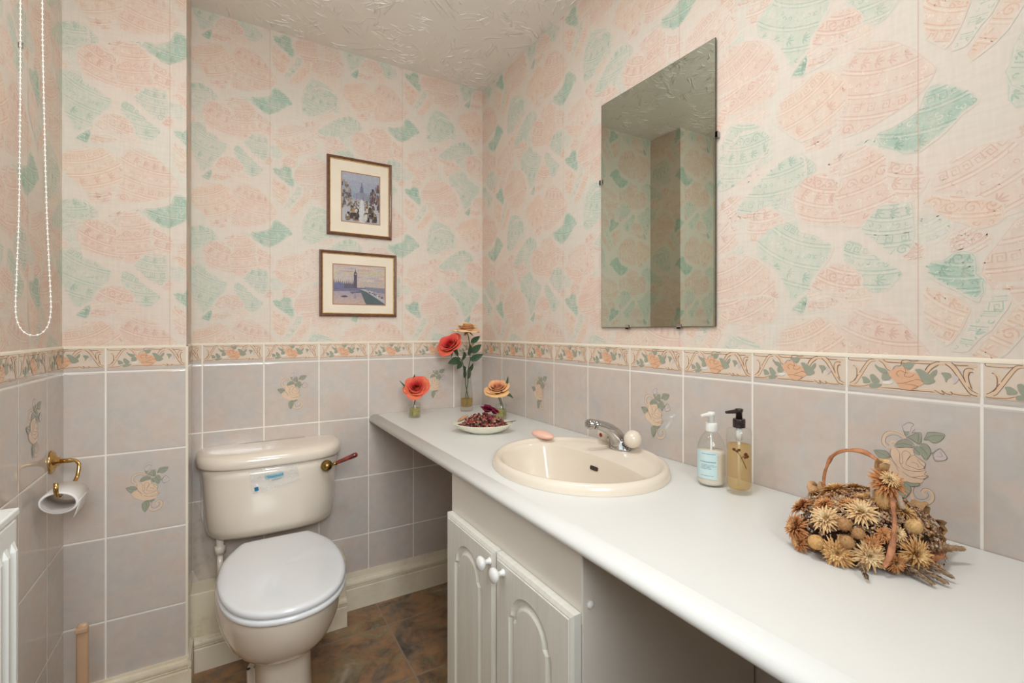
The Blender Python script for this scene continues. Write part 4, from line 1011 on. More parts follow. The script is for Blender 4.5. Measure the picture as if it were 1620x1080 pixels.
# cistern
def cis(z,hw,dp,n=64,e=3.4,cx=-0.9275,yb=-0.008):
    """flat back, bowed front with rounded corners; starts at the back left corner"""
    out=[(cx-hw,yb,z)]
    for k in range(n+1):
        a=math.pi*k/n; x=-hw*math.copysign(abs(math.cos(a))**(2/e),math.cos(a)); y=yb-dp*abs(math.sin(a))**(2/e)
        y-=0.0
        out.append((cx+x,y-0.012*(1-(x/hw)**2) if False else y,z))
    out.append((cx+hw,yb,z)); return out
mb=MB()
prof=[(0.432,0.150,0.10),(0.4335,0.185,0.130),(0.440,0.205,0.150),(0.452,0.214,0.163),(0.475,0.2185,0.172),(0.53,0.223,0.180),(0.60,0.2275,0.186),(0.66,0.231,0.190),(0.694,0.233,0.192)]
rows=[cis(z,hw,dp,e=3.0) for z,hw,dp in prof]
ids=mb.grid(rows,0,closed_u=True); mb.face(ids[0][::-1]); mb.face(ids[-1])
cist=mb.build('cistern',[M['champ']],wc)
mb=MB()
prof=[(0.6945,0.236,0.195),(0.6965,0.243,0.202),(0.702,0.246,0.206),(0.718,0.2465,0.207),(0.730,0.244,0.204),(0.739,0.236,0.195),(0.7435,0.222,0.182),(0.7455,0.195,0.160),(0.7465,0.12,0.11)]
rows=[cis(z,hw,dp,e=3.2,yb=-0.006) for z,hw,dp in prof]
ids=mb.grid(rows,0,closed_u=True); mb.face(ids[0][::-1]); mb.face(ids[-1])
mb.build('cistern_lid',[M['champ']],wc)
# flush lever
mb=MB(); LX,LZ=-0.757,0.668
mb.lathe([(0.021,0),(0.021,0.004),(0.016,0.008),(0.0145,0.020),(0.011,0.024),(0,0.025)],(LX,-0.192,LZ),24,0,(0.15,-1,0)); lv=mb.build('flush_boss',[M['oldbrass']],wc); lv['label']='tarnished brass boss of the flush lever'
mb=MB(); a=Vector((LX+0.010,-0.208,LZ+0.002)); b=Vector((-0.652,-0.232,0.706)); d=(b-a)
mb.tube([a,a+d*0.14,a+d*0.24],[0.0055,0.0055,0.0075],12); mb.build('lever_neck',[M['oldbrass']],lv)
mb=MB(); mb.tube([a+d*t for t in (0.22,0.26,0.45,0.7,0.88,0.97,1.0)],[0.0060,0.0072,0.0078,0.0088,0.0098,0.0082,0.002],14); hl_=mb.build('lever_handle',[M['rosewood']],lv); hl_['label']='red wooden flush handle'
# supply pipe under the cistern
mb=MB(); mb.lathe([(0.017,0),(0.017,0.028),(0.012,0.030),(0.012,0.055)],(-1.098,-0.085,0.378),18); mb.tube([(-1.098,-0.085,0.38),(-1.098,-0.085,0.275)],0.0095,12); mb.build('supply_pipe',[M['champ']],wc)
# ---- plastic sachet hanging on the cistern front
sa=thing('plastic_sachet',(-0.93,-0.203,0.66),'clear plastic sachet with blue print stuck on the front of the cistern','sachet')
def cfront(x): # cistern front at this x
    hw=0.231; t=min(0.999,abs((x+0.9275)/hw)); return -0.008-0.191*(1-t**3.0)**(1/3.0)
c00,c10,c11,c01=(-1.013,0.690),(-0.862,0.693),(-0.847,0.634),(-1.000,0.606)
def sp(u,v,off=0.0):
    x=(c01[0]*(1-u)+c11[0]*u)*(1-v)+(c00[0]*(1-u)+c10[0]*u)*v; z=(c01[1]*(1-u)+c11[1]*u)*(1-v)+(c00[1]*(1-u)+c10[1]*u)*v
    wv=0.0025*math.sin(v*9+u*2.5)+0.0015*math.sin(u*11+v*4)
    return (x,cfront(x)-0.0045-wv-off,z)
mb=MB(); mb.grid([[sp(u/16,v/14) for u in range(17)] for v in range(15)],0); 
_m,_nt,_b=new_mat('clear_film'); _nt.nodes.clear()
_o=N(_nt,'ShaderNodeOutputMaterial'); _t=N(_nt,'ShaderNodeBsdfTransparent'); _g=N(_nt,'ShaderNodeBsdfPrincipled'); _n=noise_tex(_nt,40,3)
_rp=ramp(_nt,_n.outputs['Fac'],[(0.3,(0.85,0.85,0.87,1)),(0.7,(0.92,0.92,0.93,1))]); _nt.links.new(_rp.outputs[0],_g.inputs['Base Color']); _g.inputs['Roughness'].default_value=0.06; _g.inputs['Specular IOR Level'].default_value=1.0
_x=N(_nt,'ShaderNodeMixShader'); _x.inputs[0].default_value=0.30; _nt.links.new(_t.outputs[0],_x.inputs[1]); _nt.links.new(_g.outputs[0],_x.inputs[2]); _nt.links.new(_x.outputs[0],_o.inputs[0])
film=mb.build('film',[_m],sa)
BLUE=(*srgb(84,160,186)[:3],1); DB=(*srgb(30,110,150)[:3],1)
mb=MB()
def patch(u0,u1,v0,v1,c,off=0.0006,nu=6): mb.grid([[sp(u0+(u1-u0)*i/nu,v,off) for i in range(nu+1)] for v in (v0,v1)],0,cols=[[c]*(nu+1)]*2)
patch(0.05,0.13,0.10,0.26,DB)
LB=(*srgb(170,206,214)[:3],1)
patch(0.30,0.68,0.46,0.68,LB)
r5=random.Random(5)
u=0.31
while u<0.66:   # a line of print too small to read
    w=r5.uniform(0.010,0.022); patch(u,u+w,0.50,0.50+r5.uniform(0.08,0.13),BLUE,0.0009,1); u+=w+0.007
u=0.42
while u<0.64:
    w=r5.uniform(0.008,0.018); patch(u,u+w,0.35,0.39,BLUE,0.0009,1); u+=w+0.008
mb.build('print',[M['label']],sa)

# ================================================================ TOILET BRUSH
br=thing('toilet_brush',(-1.397,-0.45,0),'beige plastic toilet brush handle standing by the tiled pier','toilet brush')
mb=MB(); bx,by=-1.397,-0.45
rows=[]
for z,w in ((0.10,0.0135),(0.38,0.0125),(0.404,0.0125),(0.412,0.011),(0.4155,0.007),(0.4165,0.002)):
    rows.append([(bx+w*math.copysign(abs(math.cos(a))**0.7,math.cos(a)),by+0.008*math.copysign(abs(math.sin(a))**0.8,math.sin(a))*(w/0.0125),z) for a in [2*math.pi*k/24 for k in range(24)]])
ids=mb.grid(rows,0,closed_u=True); mb.face(ids[-1]); mb.face(ids[0][::-1])
mb.box((bx-0.0125,by-0.016,0.397),(bx+0.0125,by-0.004,0.409))
mb.build('handle',[M['beige']],br,bevel=0.002)
mb=MB(); mb.lathe([(0.060,0),(0.062,0.01),(0.052,0.06),(0.046,0.10),(0.047,0.105),(0.040,0.103),(0.038,0.06),(0,0.055)],(bx,by,0),32); mb.build('holder',[M['beige']],br)
mb=MB(); mb.lathe([(0.02,0.056),(0.034,0.06),(0.034,0.098),(0.012,0.11),(0,0.112)],(bx,by,0),24); mb.build('bristles',[M['white_wall']],br)

# ================================================================ TOILET ROLL + HOLDER
th_=thing('toilet_roll_holder',(-1.4827,-0.345,0.82),'brass toilet roll holder fixed to the left wall tiles','toilet roll holder')
px,py,pz=-1.4825,-0.345,0.820
mb=MB(); mb.lathe([(0.030,0),(0.031,0.003),(0.027,0.006),(0.020,0.007),(0.018,0.011),(0.012,0.013),(0.0105,0.020)],(px,py,pz),28,0,(1,0,0)); mb.build('wall_plate',[M['brass']],th_)
mb=MB()
pth=[(px+0.013,py,pz),(px+0.040,py-0.003,pz),(px+0.052,py-0.006,pz-0.001),(px+0.060,py-0.012,pz-0.010),(px+0.060,py-0.016,pz-0.026),(px+0.058,py-0.020,pz-0.042),(px+0.055,py-0.030,pz-0.052),(px+0.052,py-0.050,pz-0.055),(px+0.051,-0.495,pz-0.055),(px+0.050,-0.510,pz-0.050),(px+0.049,-0.514,pz-0.038),(px+0.049,-0.514,pz-0.018)]
mb.tube(pth,[0.0062]*2+[0.0046]*8+[0.0050,0.0052],14); mb.build('arm',[M['brass']],th_)
roll=thing('toilet_roll',(-1.430,-0.45,0.748),'nearly finished white toilet roll hanging on the brass holder','toilet roll')
mb=MB(); n=40
def oval(a,b,y,cx=-1.4315,cz=0.7495): return [(cx+a*math.cos(2*math.pi*k/n),y,cz+b*math.sin(2*math.pi*k/n)-0.10*(a*math.cos(2*math.pi*k/n))) for k in range(n)]
mb.grid([oval(0.0330,0.0235,-0.502),oval(0.0370,0.0270,-0.502),oval(0.0375,0.0275,-0.500),oval(0.0375,0.0275,-0.404),oval(0.0330,0.0235,-0.404)],0,closed_u=True,closed_v=False)
mb.build('tissue',[M['paperroll']],roll)
mb=MB(); mb.grid([oval(0.0329,0.0234,-0.4018),oval(0.0329,0.0234,-0.5022),oval(0.0317,0.0222,-0.5022),oval(0.0317,0.0222,-0.4018)],0,closed_u=True,closed_v=True); mb.build('tube',[M['card']],roll)
mb=MB(); rows=[]
for k in range(10):
    t=k/9; rows.append([(-1.3935-0.002*math.sin(t*3)-0.012*t*t,-0.500+i*0.0315,0.750-0.044*t) for i in range(4)])
mb.grid(rows,0); sh=mb.build('loose_sheet',[M['paperroll']],roll)
sm=sh.modifiers.new('thickness','SOLIDIFY'); sm.thickness=0.0006

# ================================================================ RADIATOR
rad=thing('radiator',(-1.44,-1.45,0.24),'white fluted panel radiator on the left wall under the window','radiator')
ry1,ry0=-0.872,-2.02; rz0,rz1=0.24,0.842; xf=-1.402
mb=MB(); rows=[]; y=ry1; pitch=0.0333; prof=[]
pts=[(ry1,-0.008),(ry1-0.010,0)]
y=ry1-0.018
while y>ry0+0.03:
    pts+=[(y,0),(y-0.006,0.006),(y-0.014,0.006),(y-0.020,0)]; y-=pitch
pts+=[(ry0+0.008,0),(ry0,-0.008)]
rows=[]
for z,d in ((rz0,-0.008),(rz0+0.008,0),(rz0+0.03,0),(rz0+0.045,1),(rz1-0.060,1),(rz1-0.045,0),(rz1-0.010,0),(rz1,-0.008)):
    rows.append([(xf+(b if b<=0 else (b if d==1 else 0))+(d if d<0 else 0),a,z) for a,b in pts])
mb.grid(rows,0,smooth=False,flip=True)
mb.grid([[(x-0.018,y,z) for x,y,z in r] for r in rows],0,smooth=False)
mb.box((xf-0.0185,ry1-0.006,rz0),(xf-0.004,ry1-0.001,rz1)); 
mb.build('panel',[M['radiator']],rad)
mb=MB(); mb.box((xf-0.062,ry0,rz1-0.004),(xf+0.002,ry1+0.001,rz1+0.010)); mb.build('top_cover',[M['radiator']],rad,bevel=0.003)
mb=MB(); mb.box((xf-0.062,ry1-0.002,rz0+0.01),(xf-0.008,ry1+0.0015,rz1-0.004)); mb.build('side_cover',[M['radiator']],rad,bevel=0.002)
for yy in (-1.05,-1.85):
    mb=MB(); mb.box((XL+0.006,yy-0.015,rz0+0.08),(xf-0.018,yy+0.015,rz1-0.08)); mb.build('bracket',[M['radiator']],rad)
mb=MB(); mb.tube([(-1.43,-2.04,0),(-1.43,-2.04,rz0+0.02),(-1.43,-2.02,rz0+0.04)],0.0075,12); mb.build('pipe',[M['brass']],rad)

# ================================================================ ROLLER BLIND WITH BEAD CHAIN
bl=thing('roller_blind',(-1.42,-1.4,2.13),'white bead chain loop of the roller blind hanging by the left wall','blind chain')
mb=MB(); mb.tube([(-1.42,-0.757,2.15),(-1.42,-2.07,2.15)],0.026,28); mb.build('fabric_roll',[M['blind']],bl)
for yy in (-0.752,-2.08):
    mb=MB(); mb.box((XL+0.004,yy-0.004,2.11),(-1.385,yy+0.004,2.19)); mb.build('bracket',[M['plastic']],bl,bevel=0.002)
mb=MB(); mb.lathe([(0.020,0),(0.021,0.004),(0.016,0.007),(0.021,0.010),(0.020,0.014)],(-1.42,-0.745,2.15),24,0,(0,1,0)); mb.build('chain_wheel',[M['plastic']],bl)
L=[(-1.437,2.15),(-1.4355,1.84),(-1.437,1.46),(-1.4405,1.30),(-1.4425,1.22),(-1.4390,1.188),(-1.430,1.170),(-1.417,1.1635),(-1.404,1.168),(-1.394,1.185),(-1.390,1.215),(-1.3905,1.25),(-1.3965,1.43),(-1.4015,1.70),(-1.403,1.85),(-1.403,2.15)]
S=[]
for i in range(len(L)-1):
    p0=L[max(i-1,0)];p1=L[i];p2=L[i+1];p3=L[min(i+2,len(L)-1)]
    for k in range(24):
        t=k/24; S.append(tuple(0.5*((2*p1[a])+(-p0[a]+p2[a])*t+(2*p0[a]-5*p1[a]+4*p2[a]-p3[a])*t*t+(-p0[a]+3*p1[a]-3*p2[a]+p3[a])*t**3) for a in (0,1)))
S.append(L[-1])
cy_=-0.737; mbc=MB(); mbc.tube([(x,cy_,z) for x,z in S[::4]+[S[-1]]],0.0009,6); cord=mbc.build('chain_cord',[M['bead']],bl)
acc=0; mbb=MB(); last=None; nb=0; 
for a,b in zip(S[:-1],S[1:]):
    l=math.hypot(b[0]-a[0],b[1]-a[1]); 
    while acc<=l:
        t=acc/l if l else 0; mbb.ball((a[0]+(b[0]-a[0])*t,cy_,a[1]+(b[1]-a[1])*t),0.0023,8); nb+=1; acc+=0.0108
    acc-=l
bd=mbb.build('chain_beads',[M['bead']],bl); bd['kind']='stuff'
mb=MB(); jx,jz=-1.4353,1.752
mb.tube([(jx-0.0032,cy_,jz+0.006),(jx-0.0032,cy_,jz-0.005),(jx+0.0032,cy_,jz-0.005),(jx+0.0032,cy_,jz+0.006)],0.0008,8); mb.build('chain_connector',[M['metal']],bl)
# ================================================================ PICTURES
def frame_pic(x0,x1,z0,z1,a0,a1,b0,b1,label,painter,fw=0.0125):
    """outer x0..x1,z0..z1; print opening a0..a1,b0..b1; hung on the back wall"""
    pic=thing('framed_print',((x0+x1)/2,-0.002,z0),label,'picture','framed prints on the back wall')
    yb,yf=-0.002,-0.017
    mb=MB()
    def rect(d,y): return [(x0+d,y,z0+d),(x1-d,y,z0+d),(x1-d,y,z1-d),(x0+d,y,z1-d)]
    mb.grid([rect(0,yb),rect(0,yf+0.004),rect(0.002,yf+0.001),rect(0.005,yf),rect(fw*0.62,yf+0.001),rect(fw*0.7,yf+0.0035),rect(fw*0.9,yf+0.0045),rect(fw*0.9,yb-0.004)],0,closed_u=True,smooth=False)
    mb.build('frame',[M['frame']],pic)
    mb=MB(); mb.grid([rect(fw*0.9,yf+0.0045),rect(fw*0.9+0.0032,yf+0.0075),rect(fw*0.9+0.0034,yb-0.004)],0,closed_u=True,smooth=False); mb.build('gilt_slip',[M['gilt']],pic)
    ym=yf+0.0095
    mb=MB()
    i0=rect(fw,ym); o=[(a0-0.004,ym,b0-0.004),(a1+0.004,ym,b0-0.004),(a1+0.004,ym,b1+0.004),(a0-0.004,ym,b1+0.004)]
    mb.grid([i0,o],0,closed_u=True,smooth=False)
    p=[(a0,ym+0.001,b0),(a1,ym+0.001,b0),(a1,ym+0.001,b1),(a0,ym+0.001,b1)]
    mb.grid([o,p],1,closed_u=True,smooth=False)
    mb.build('mount',[M['mount'],M['mountline']],pic)
    mb=MB(); W,H=a1-a0,b1-b0; ya=ym+0.0016
    cnt=[0]
    def shp(P,c,al=1):
        cnt[0]+=1; mb.poly([(a0+W*min(1,max(0,u)),ya-0.000012*cnt[0],b0+H*min(1,max(0,v))) for u,v in P],0,(*srgb(*c)[:3],1))
    painter(shp); mb.build('print',[M['art']],pic)
    mb=MB(); mb.poly([(x0+fw*.9,yf+0.0062,z0+fw*.9),(x1-fw*.9,yf+0.0062,z0+fw*.9),(x1-fw*.9,yf+0.0062,z1-fw*.9),(x0+fw*.9,yf+0.0062,z1-fw*.9)]); mb.build('picture_glass',[M['picglass']],pic)
def street(s):
    r=random.Random(3)
    n=14
    for k in range(n):
        v=1-k/n*0.5; s([(0,v-0.5/n),(1,v-0.5/n),(1,v),(0,v)],(184-k*2+r.randint(-6,6),184-k+r.randint(-5,5),198-k))
    s([(0,0),(1,0),(1,.5),(0,.5)],(196,194,196))
    s([(.40,0),(.62,0),(.56,.5),(.50,.5)],(222,220,220))
    # far dome over the end of the street
    s([(.40,.48),(.66,.48),(.66,.62),(.40,.62)],(150,150,172)); s([(.47,.62),(.57,.62),(.56,.72),(.54,.76),(.525,.84),(.515,.84),(.50,.76),(.48,.72)],(120,120,148))
    for k in range(16):
        u=r.uniform(.3,.75); w=r.uniform(.02,.05); v=r.uniform(.50,.66); s([(u,.46),(u+w,.46),(u+w,v),(u,v)],(150+r.randint(-24,24),148+r.randint(-20,20),166+r.randint(-20,16)))
    # building fronts both sides
    for k in range(130):
        left=r.random()<.5; t=r.random(); u=(t*.26) if left else 1-t*.26; top=.92-t*.36 if left else .80-t*.22; v=r.uniform(.22+t*.12,top); w=r.uniform(.02,.06); h=r.uniform(.03,.10)
        c=r.choice([(104,92,96),(136,116,104),(168,150,132),(90,84,100),(150,136,130),(190,172,150)]) if left else r.choice([(106,86,92),(130,104,104),(90,78,90),(150,126,122)])
        s([(u-w/2,v),(u+w/2,v+r.uniform(-.01,.01)),(u+w/2,v+h),(u-w/2,v+h)],c)
    for k in range(170):   # carriages and crowd
        d=r.random(); v=.02+d*.42; right=r.random()<.55
        u=(.60+.34*r.random()*(1-d*.7)) if right else (.44-.36*r.random()*(1-d*.7)); w=(.09*(1-d)+.02)*r.uniform(.6,1.2); h=w*r.uniform(.6,1.3)
        c=r.choice([(70,60,62),(104,84,72),(56,50,58),(140,118,96),(96,76,60),(176,142,100)] if r.random()<.8 else [(214,206,196)])
        s([(u-w/2,v),(u+w/2,v),(u+w*.4,v+h),(u-w*.3,v+h)],c)
def river(s):
    r=random.Random(8); n=22
    for k in range(n):
        v=k/n; t=v
        if v>.40: c=(206+int(14*(v-.4)),186+int(14*(1-abs(v-.8)*3)),178+int(8*math.sin(k)))
        else: c=(206-int(60*v*1.6),176-int(40*v),164+int(40*v))
        s([(0,v),(1,v),(1,v+1/n),(0,v+1/n)],c)
    for k in range(26):
        v=r.uniform(.55,.97); u=r.uniform(-.1,.9); w=r.uniform(.15,.5); h=r.uniform(.012,.035)
        s([(u,v),(u+w*.5,v-h),(u+w,v+h*.2),(u+w*.5,v+h)],r.choice([(216,178,166),(190,180,190),(222,206,186),(206,190,192),(198,170,172)]))
    s([(0,.32),(.62,.36),(.62,.44),(0,.42)],(122,118,146))
    s([(.55,.38),(1,.30),(1,.44),(.60,.46)],(140,140,158))
    # a long gothic roofline and a tall clock tower
    P=[(0,.38),(.42,.42),(.42,.50)]
    u=.42
    while u>.02:
        P+=[(u,.52+.03*r.random()),(u-.01,.60+.05*r.random()),(u-.025,.52)]; u-=.04
    s(P+[(0,.50)],(106,98,118)); s([(0,.40),(.20,.40),(.20,.52),(.10,.56),(0,.52)],(112,116,152))
    s([(.385,.42),(.445,.42),(.445,.74),(.385,.74)],(92,84,100)); s([(.380,.74),(.450,.74),(.442,.82),(.425,.84),(.416,.93),(.407,.84),(.388,.82)],(84,76,94)); s([(.398,.76),(.434,.76),(.434,.80),(.398,.80)],(170,156,140))
    s([(.30,.32),(.66,.37),(.66,.33),(.34,.28)],(110,108,132))
    # bridge running to the lower right
    s([(.50,.38),(.62,.36),(1,.02),(1,0),(.62,0)],(88,104,108)); s([(.50,.39),(.60,.40),(1,.13),(1,.03),(.62,.34)],(190,188,190))
    for k in range(22):
        t=r.random(); u=.58+t*.40; v=.37-t*.30+r.uniform(0,.06); s([(u,v),(u+.02+.02*t,v),(u+.02+.02*t,v+.02+.03*t),(u,v+.02+.03*t)],r.choice([(96,92,108),(216,210,204),(128,124,140)]))
    s([(.12,.185),(.20,.17),(.28,.185),(.25,.21),(.21,.225),(.16,.205)],(84,80,100)); s([(.33,.27),(.38,.265),(.37,.285)],(96,90,110)); s([(.38,.15),(.44,.15),(.42,.30),(.40,.30)],(166,148,164))
frame_pic(-0.7245,-0.455,1.5725,1.902,-0.664,-0.508,1.635,1.840,'upright print of a busy street, hung above the wider one',street)
frame_pic(-0.7535,-0.4335,1.234,1.506,-0.698,-0.484,1.286,1.449,'wide print of a clock tower and bridge at sunset, hung below the street print',river)

# ================================================================ MIRROR
my0,my1,mz0,mz1=-1.306,-0.876,1.184,1.921
mir=thing('wall_mirror',(-0.008,(my0+my1)/2,mz0),'tall frameless mirror clipped to the right wall above the basin','mirror')
mb=MB()
mb.box((-0.0085,my0,mz0),(-0.0045,my1,mz1),1)
mb.poly([(-0.0087,my0+0.001,mz0+0.001),(-0.0087,my0+0.001,mz1-0.001),(-0.0087,my1-0.001,mz1-0.001),(-0.0087,my1-0.001,mz0+0.001)],0)
mb.build('mirror_plate',[M['mirror'],M['mirror_edge']],mir)
for k,(y,z,vert) in enumerate(((my0,1.672,0),(my1,1.666,0),(-0.996,mz0,1),(-1.193,mz0,1))):
    mb=MB(); 
    if vert: mb.box((-0.0115,y-0.007,z-0.006),(-0.002,y+0.007,z-0.0003)); mb.box((-0.0115,y-0.007,z-0.006),(-0.0092,y+0.007,z+0.007))
    else:
        s=-1 if y==my0 else 1
        a,b=sorted((y+s*0.0003,y+s*0.008)); mb.box((-0.0115,a,z-0.008),(-0.002,b,z+0.008)); a,b=sorted((y-s*0.007,y+s*0.008)); mb.box((-0.0115,a,z-0.008),(-0.0092,b,z+0.008))
    mb.build('clip',[M['chrome']],mir,bevel=0.0008)

# ================================================================ BOTTLES
def smoothprof(P,k=5):
    S=[]
    for i in range(len(P)-1):
        p0=P[max(i-1,0)];p1=P[i];p2=P[i+1];p3=P[min(i+2,len(P)-1)]
        for q in range(k):
            t=q/k; S.append(tuple(0.5*((2*p1[a])+(-p0[a]+p2[a])*t+(2*p0[a]-5*p1[a]+4*p2[a]-p3[a])*t*t+(-p0[a]+3*p1[a]-3*p2[a]+p3[a])*t**3) for a in (0,1)))
    return S+[P[-1]]
def pump(parent,x,y,z,mat,r,ht,nd,h2):
    mb=MB(); mb.lathe([(r*0.95,0),(r,0.002),(r,ht-0.002),(r*0.94,ht),(0,ht)],(x,y,z),28); c=mb.build('collar',[mat],parent,bevel=0.0004)
    mb=MB(); mb.lathe([(r*0.52,ht),(r*0.52,ht+h2*0.7),(r*0.60,ht+h2*0.72),(r*0.66,ht+h2),(r*0.5,ht+h2+0.0015),(0,ht+h2+0.002)],(x,y,z),20)
    d=Vector(nd).normalized(); o=Vector((x,y,z+ht+h2-0.004))
    mb.tube([o-d*0.004,o+d*0.010,o+d*0.022,o+d*0.030,o+d*0.033],[0.0052,0.0050,0.0042,0.0034,0.003],12,flat=0.8)
    mb.build('pump_head',[mat],parent)
bx,by=-0.096,-1.358
lo=thing('lotion_bottle',(bx,by,WTZ),'rounded clear bottle of white lotion with a white pump and pale blue label','bottle')
mb=MB(); prof=smoothprof([(0.0,0.0005),(0.024,0.0006),(0.029,0.003),(0.0312,0.009),(0.0315,0.02),(0.0315,0.075),(0.0305,0.088),(0.0265,0.103),(0.020,0.115),(0.0145,0.122),(0.0125,0.127),(0.0125,0.130)],4); mb.lathe(prof,(bx,by,WTZ),40,capb=False); mb.build('bottle_body',[M['glass']],lo)
M['lotion']=plain('white_lotion',srgb(240,228,212),0.3)
mb=MB(); mb.lathe([(0,0.004),(0.026,0.004),(0.0300,0.010),(0.0302,0.02),(0.0302,0.074),(0.0298,0.081),(0,0.081)],(bx,by,WTZ),40); mb.build('lotion',[M['lotion']],lo)
mb=MB(); LBL=(*srgb(200,222,222)[:3],1); TX_=(*srgb(120,140,146)[:3],1)
def lab(a0,a1,z0,z1,c,rr,n=16): mb.grid([[(bx+rr*math.cos(a0+(a1-a0)*k/n),by+rr*math.sin(a0+(a1-a0)*k/n),WTZ+z) for k in range(n+1)] for z in (z0,z1)],0,cols=[[c]*(n+1)]*2)
va=math.atan2(CAMY-by,CAMX-bx)   # the side that faces into the room
la,lb=va-1.35,va+0.42
lab(la,lb,0.020,0.084,LBL,0.0318,24)
r7=random.Random(7)
for z,h,a,b_ in ((0.077,0.0016,0.30,0.95),(0.058,0.0022,0.22,1.0),(0.052,0.0012,0.28,0.85),(0.049,0.0012,0.28,0.98),(0.046,0.0012,0.28,0.72),(0.043,0.0012,0.28,0.8),(0.027,0.0012,0.25,0.85)):
    aa=lb-(1.55)*(1-a)*1.0; 
    u=a
    while u<b_-0.03:
        w=r7.uniform(0.03,0.09); lab(lb-1.5*(1.03-u),lb-1.5*(1.03-min(b_,u+w)),z,z+h,TX_,0.03195,3); u+=w+0.02
mb.build('label',[M['label']],lo)
mb=MB(); mb.tube([(bx,by,WTZ+0.010),(bx,by,WTZ+0.13)],0.0025,8); mb.build('dip_tube',[M['plastic']],lo)
pump(lo,bx,by,WTZ+0.126,M['plastic'],0.0135,0.0195,(-0.95,0.05,-0.02),0.024)
bx,by=-0.093,-1.427
sb=thing('hand_soap_bottle',(bx,by,WTZ),'tall clear bottle of amber hand soap with a dark brown pump','bottle')
mb=MB(); mb.lathe([(0.0,0.0005),(0.0225,0.0006),(0.0255,0.002),(0.0262,0.006),(0.0262,0.134),(0.0255,0.139),(0.0235,0.1425),(0.0135,0.1445),(0.0125,0.147),(0.0125,0.150)],(bx,by,WTZ),40,capb=False); mb.build('bottle_body',[M['glass']],sb)
M['amber']=liquid('amber_soap',(0.97,0.85,0.62,1),srgb(234,202,148),0.22)
mb=MB(); mb.lathe([(0,0.012),(0.0215,0.012),(0.0235,0.014),(0.0245,0.018),(0.0245,0.108),(0,0.108)],(bx,by,WTZ),40); mb.build('liquid_soap',[M['amber']],sb)
mb=MB(); mb.tube([(bx,by,WTZ+0.016),(bx,by,WTZ+0.147)],0.0028,8); mb.tube([(bx,by,WTZ+0.118),(bx,by,WTZ+0.147)],0.0065,12); mb.build('dip_tube',[M['plastic']],sb)
mb=MB(); tw=(*srgb(110,66,38)[:3],1)
va2=math.atan2(CAMY-by,CAMX-bx)
def on_glass(s,z): return (bx+0.0253*math.cos(va2+s),by+0.0253*math.sin(va2+s),WTZ+z)
mb.tube([on_glass(-0.35,0.100),on_glass(-0.05,0.094),on_glass(0.15,0.086),on_glass(0.38,0.074),on_glass(0.62,0.060)],0.0007,6,c=tw)
mb.tube([on_glass(0.20,0.084),on_glass(0.45,0.090),on_glass(0.7,0.086)],0.0006,6,c=tw)
for s_,z_,k_ in ((-0.40,0.101,1),(-0.15,0.098,0.8),(0.0,0.101,0.9),(0.55,0.092,1.1),(0.68,0.087,1.2),(0.50,0.085,0.8)):
    q=Vector(on_glass(s_,z_)); mb.ball(q,0.0040*k_,10,c=tw,scale=(0.35,1,0.8),rot=Vector((math.cos(va2+s_),math.sin(va2+s_),0)).to_track_quat('X','Z'))
mb.build('dried_sprig',[M['dried']],sb)
pump(sb,bx,by,WTZ+0.146,M['black'],0.0132,0.0195,(-0.80,0.30,-0.05),0.021)

# ================================================================ ROSES AND VASES
def mixv(a,b,t): t=max(0,min(1,t)); return tuple(a[k]*(1-t)+b[k]*t for k in range(3))
def rose_head(mb,ce,axis,R,inner,mid,outer,seed,layers=6,open_=1.0,height=0.8,yellow=None):
    """layered cupped petals round a bud; axis = the way the flower faces"""
    r=random.Random(seed); ax=Vector(axis).normalized(); t0=ax.orthogonal().normalized(); b0=ax.cross(t0); ce=Vector(ce)
    a=r.uniform(0,6); sm=lambda x: (lambda c:c*c*(3-2*c))(max(0,min(1,x)))
    NS,NT=10,12
    for L in range(layers):
        f=L/(layers-1); cntp=(2,3,3,4,4,5,5)[min(6,L+ (7-layers)//2)]
        for k in range(cntp):
            an=a+k*2*math.pi/cntp+r.uniform(-.22,.22); j=r.random()
            tilt=R_(-13+open_*92*f**1.35+r.uniform(-7,7)); flare=R_(20+70*f)*r.uniform(.7,1.2); Lp=R*(0.74+0.44*f)*r.uniform(.92,1.08)*height*1.25
            w=0.5*(2*math.pi/cntp)*1.45
            rows=[[] for _ in range(NT+1)]; cols=[[] for _ in range(NT+1)]
            for q in range(NS+1):
                s=-1+2*q/NS; ln=Lp*(1-0.24*abs(s)**3+0.05*(1-abs(s))+0.03*math.sin(s*5+j*9)); rr=0.0; z=-R*0.10*f
                for i in range(NT+1):
                    t=i/NT
                    wa=w*(0.35+0.65*sm(t*1.8))*(1-0.10*sm((t-.8)*5))
                    ang=an+s*wa+0.10*f*math.sin(j*20+t*3)
                    p=ce+t0*(rr*math.cos(ang))+b0*(rr*math.sin(ang))+ax*z
                    rows[i].append(p)
                    g=sm((t-0.15-0.22*f)*1.3); c=mixv(yellow or mid,mixv(inner,outer,f),g); c=mixv(c,inner,(1-f)*0.7); c=mixv(c,tuple(x*0.55 for x in c),0.7*(1-sm((t-.2)*1.6))*(1-0.6*f))  # colour darkened towards petal bases, painting in the crease shade
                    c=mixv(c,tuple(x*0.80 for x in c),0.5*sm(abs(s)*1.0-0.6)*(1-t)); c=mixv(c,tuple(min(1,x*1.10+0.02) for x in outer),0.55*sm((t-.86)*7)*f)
                    cols[i].append((*c,1))
                    ph=tilt+(R_(88)-tilt)*(1-sm(t/0.38))+flare*sm((t-.66)/.34)+0.18*math.sin(s*4+j*12)*sm((t-.5)*2)*f
                    rr+=ln/NT*math.sin(ph); z+=ln/NT*math.cos(ph)
                    rr=max(rr,R*0.02)
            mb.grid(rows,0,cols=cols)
        a+=0.9
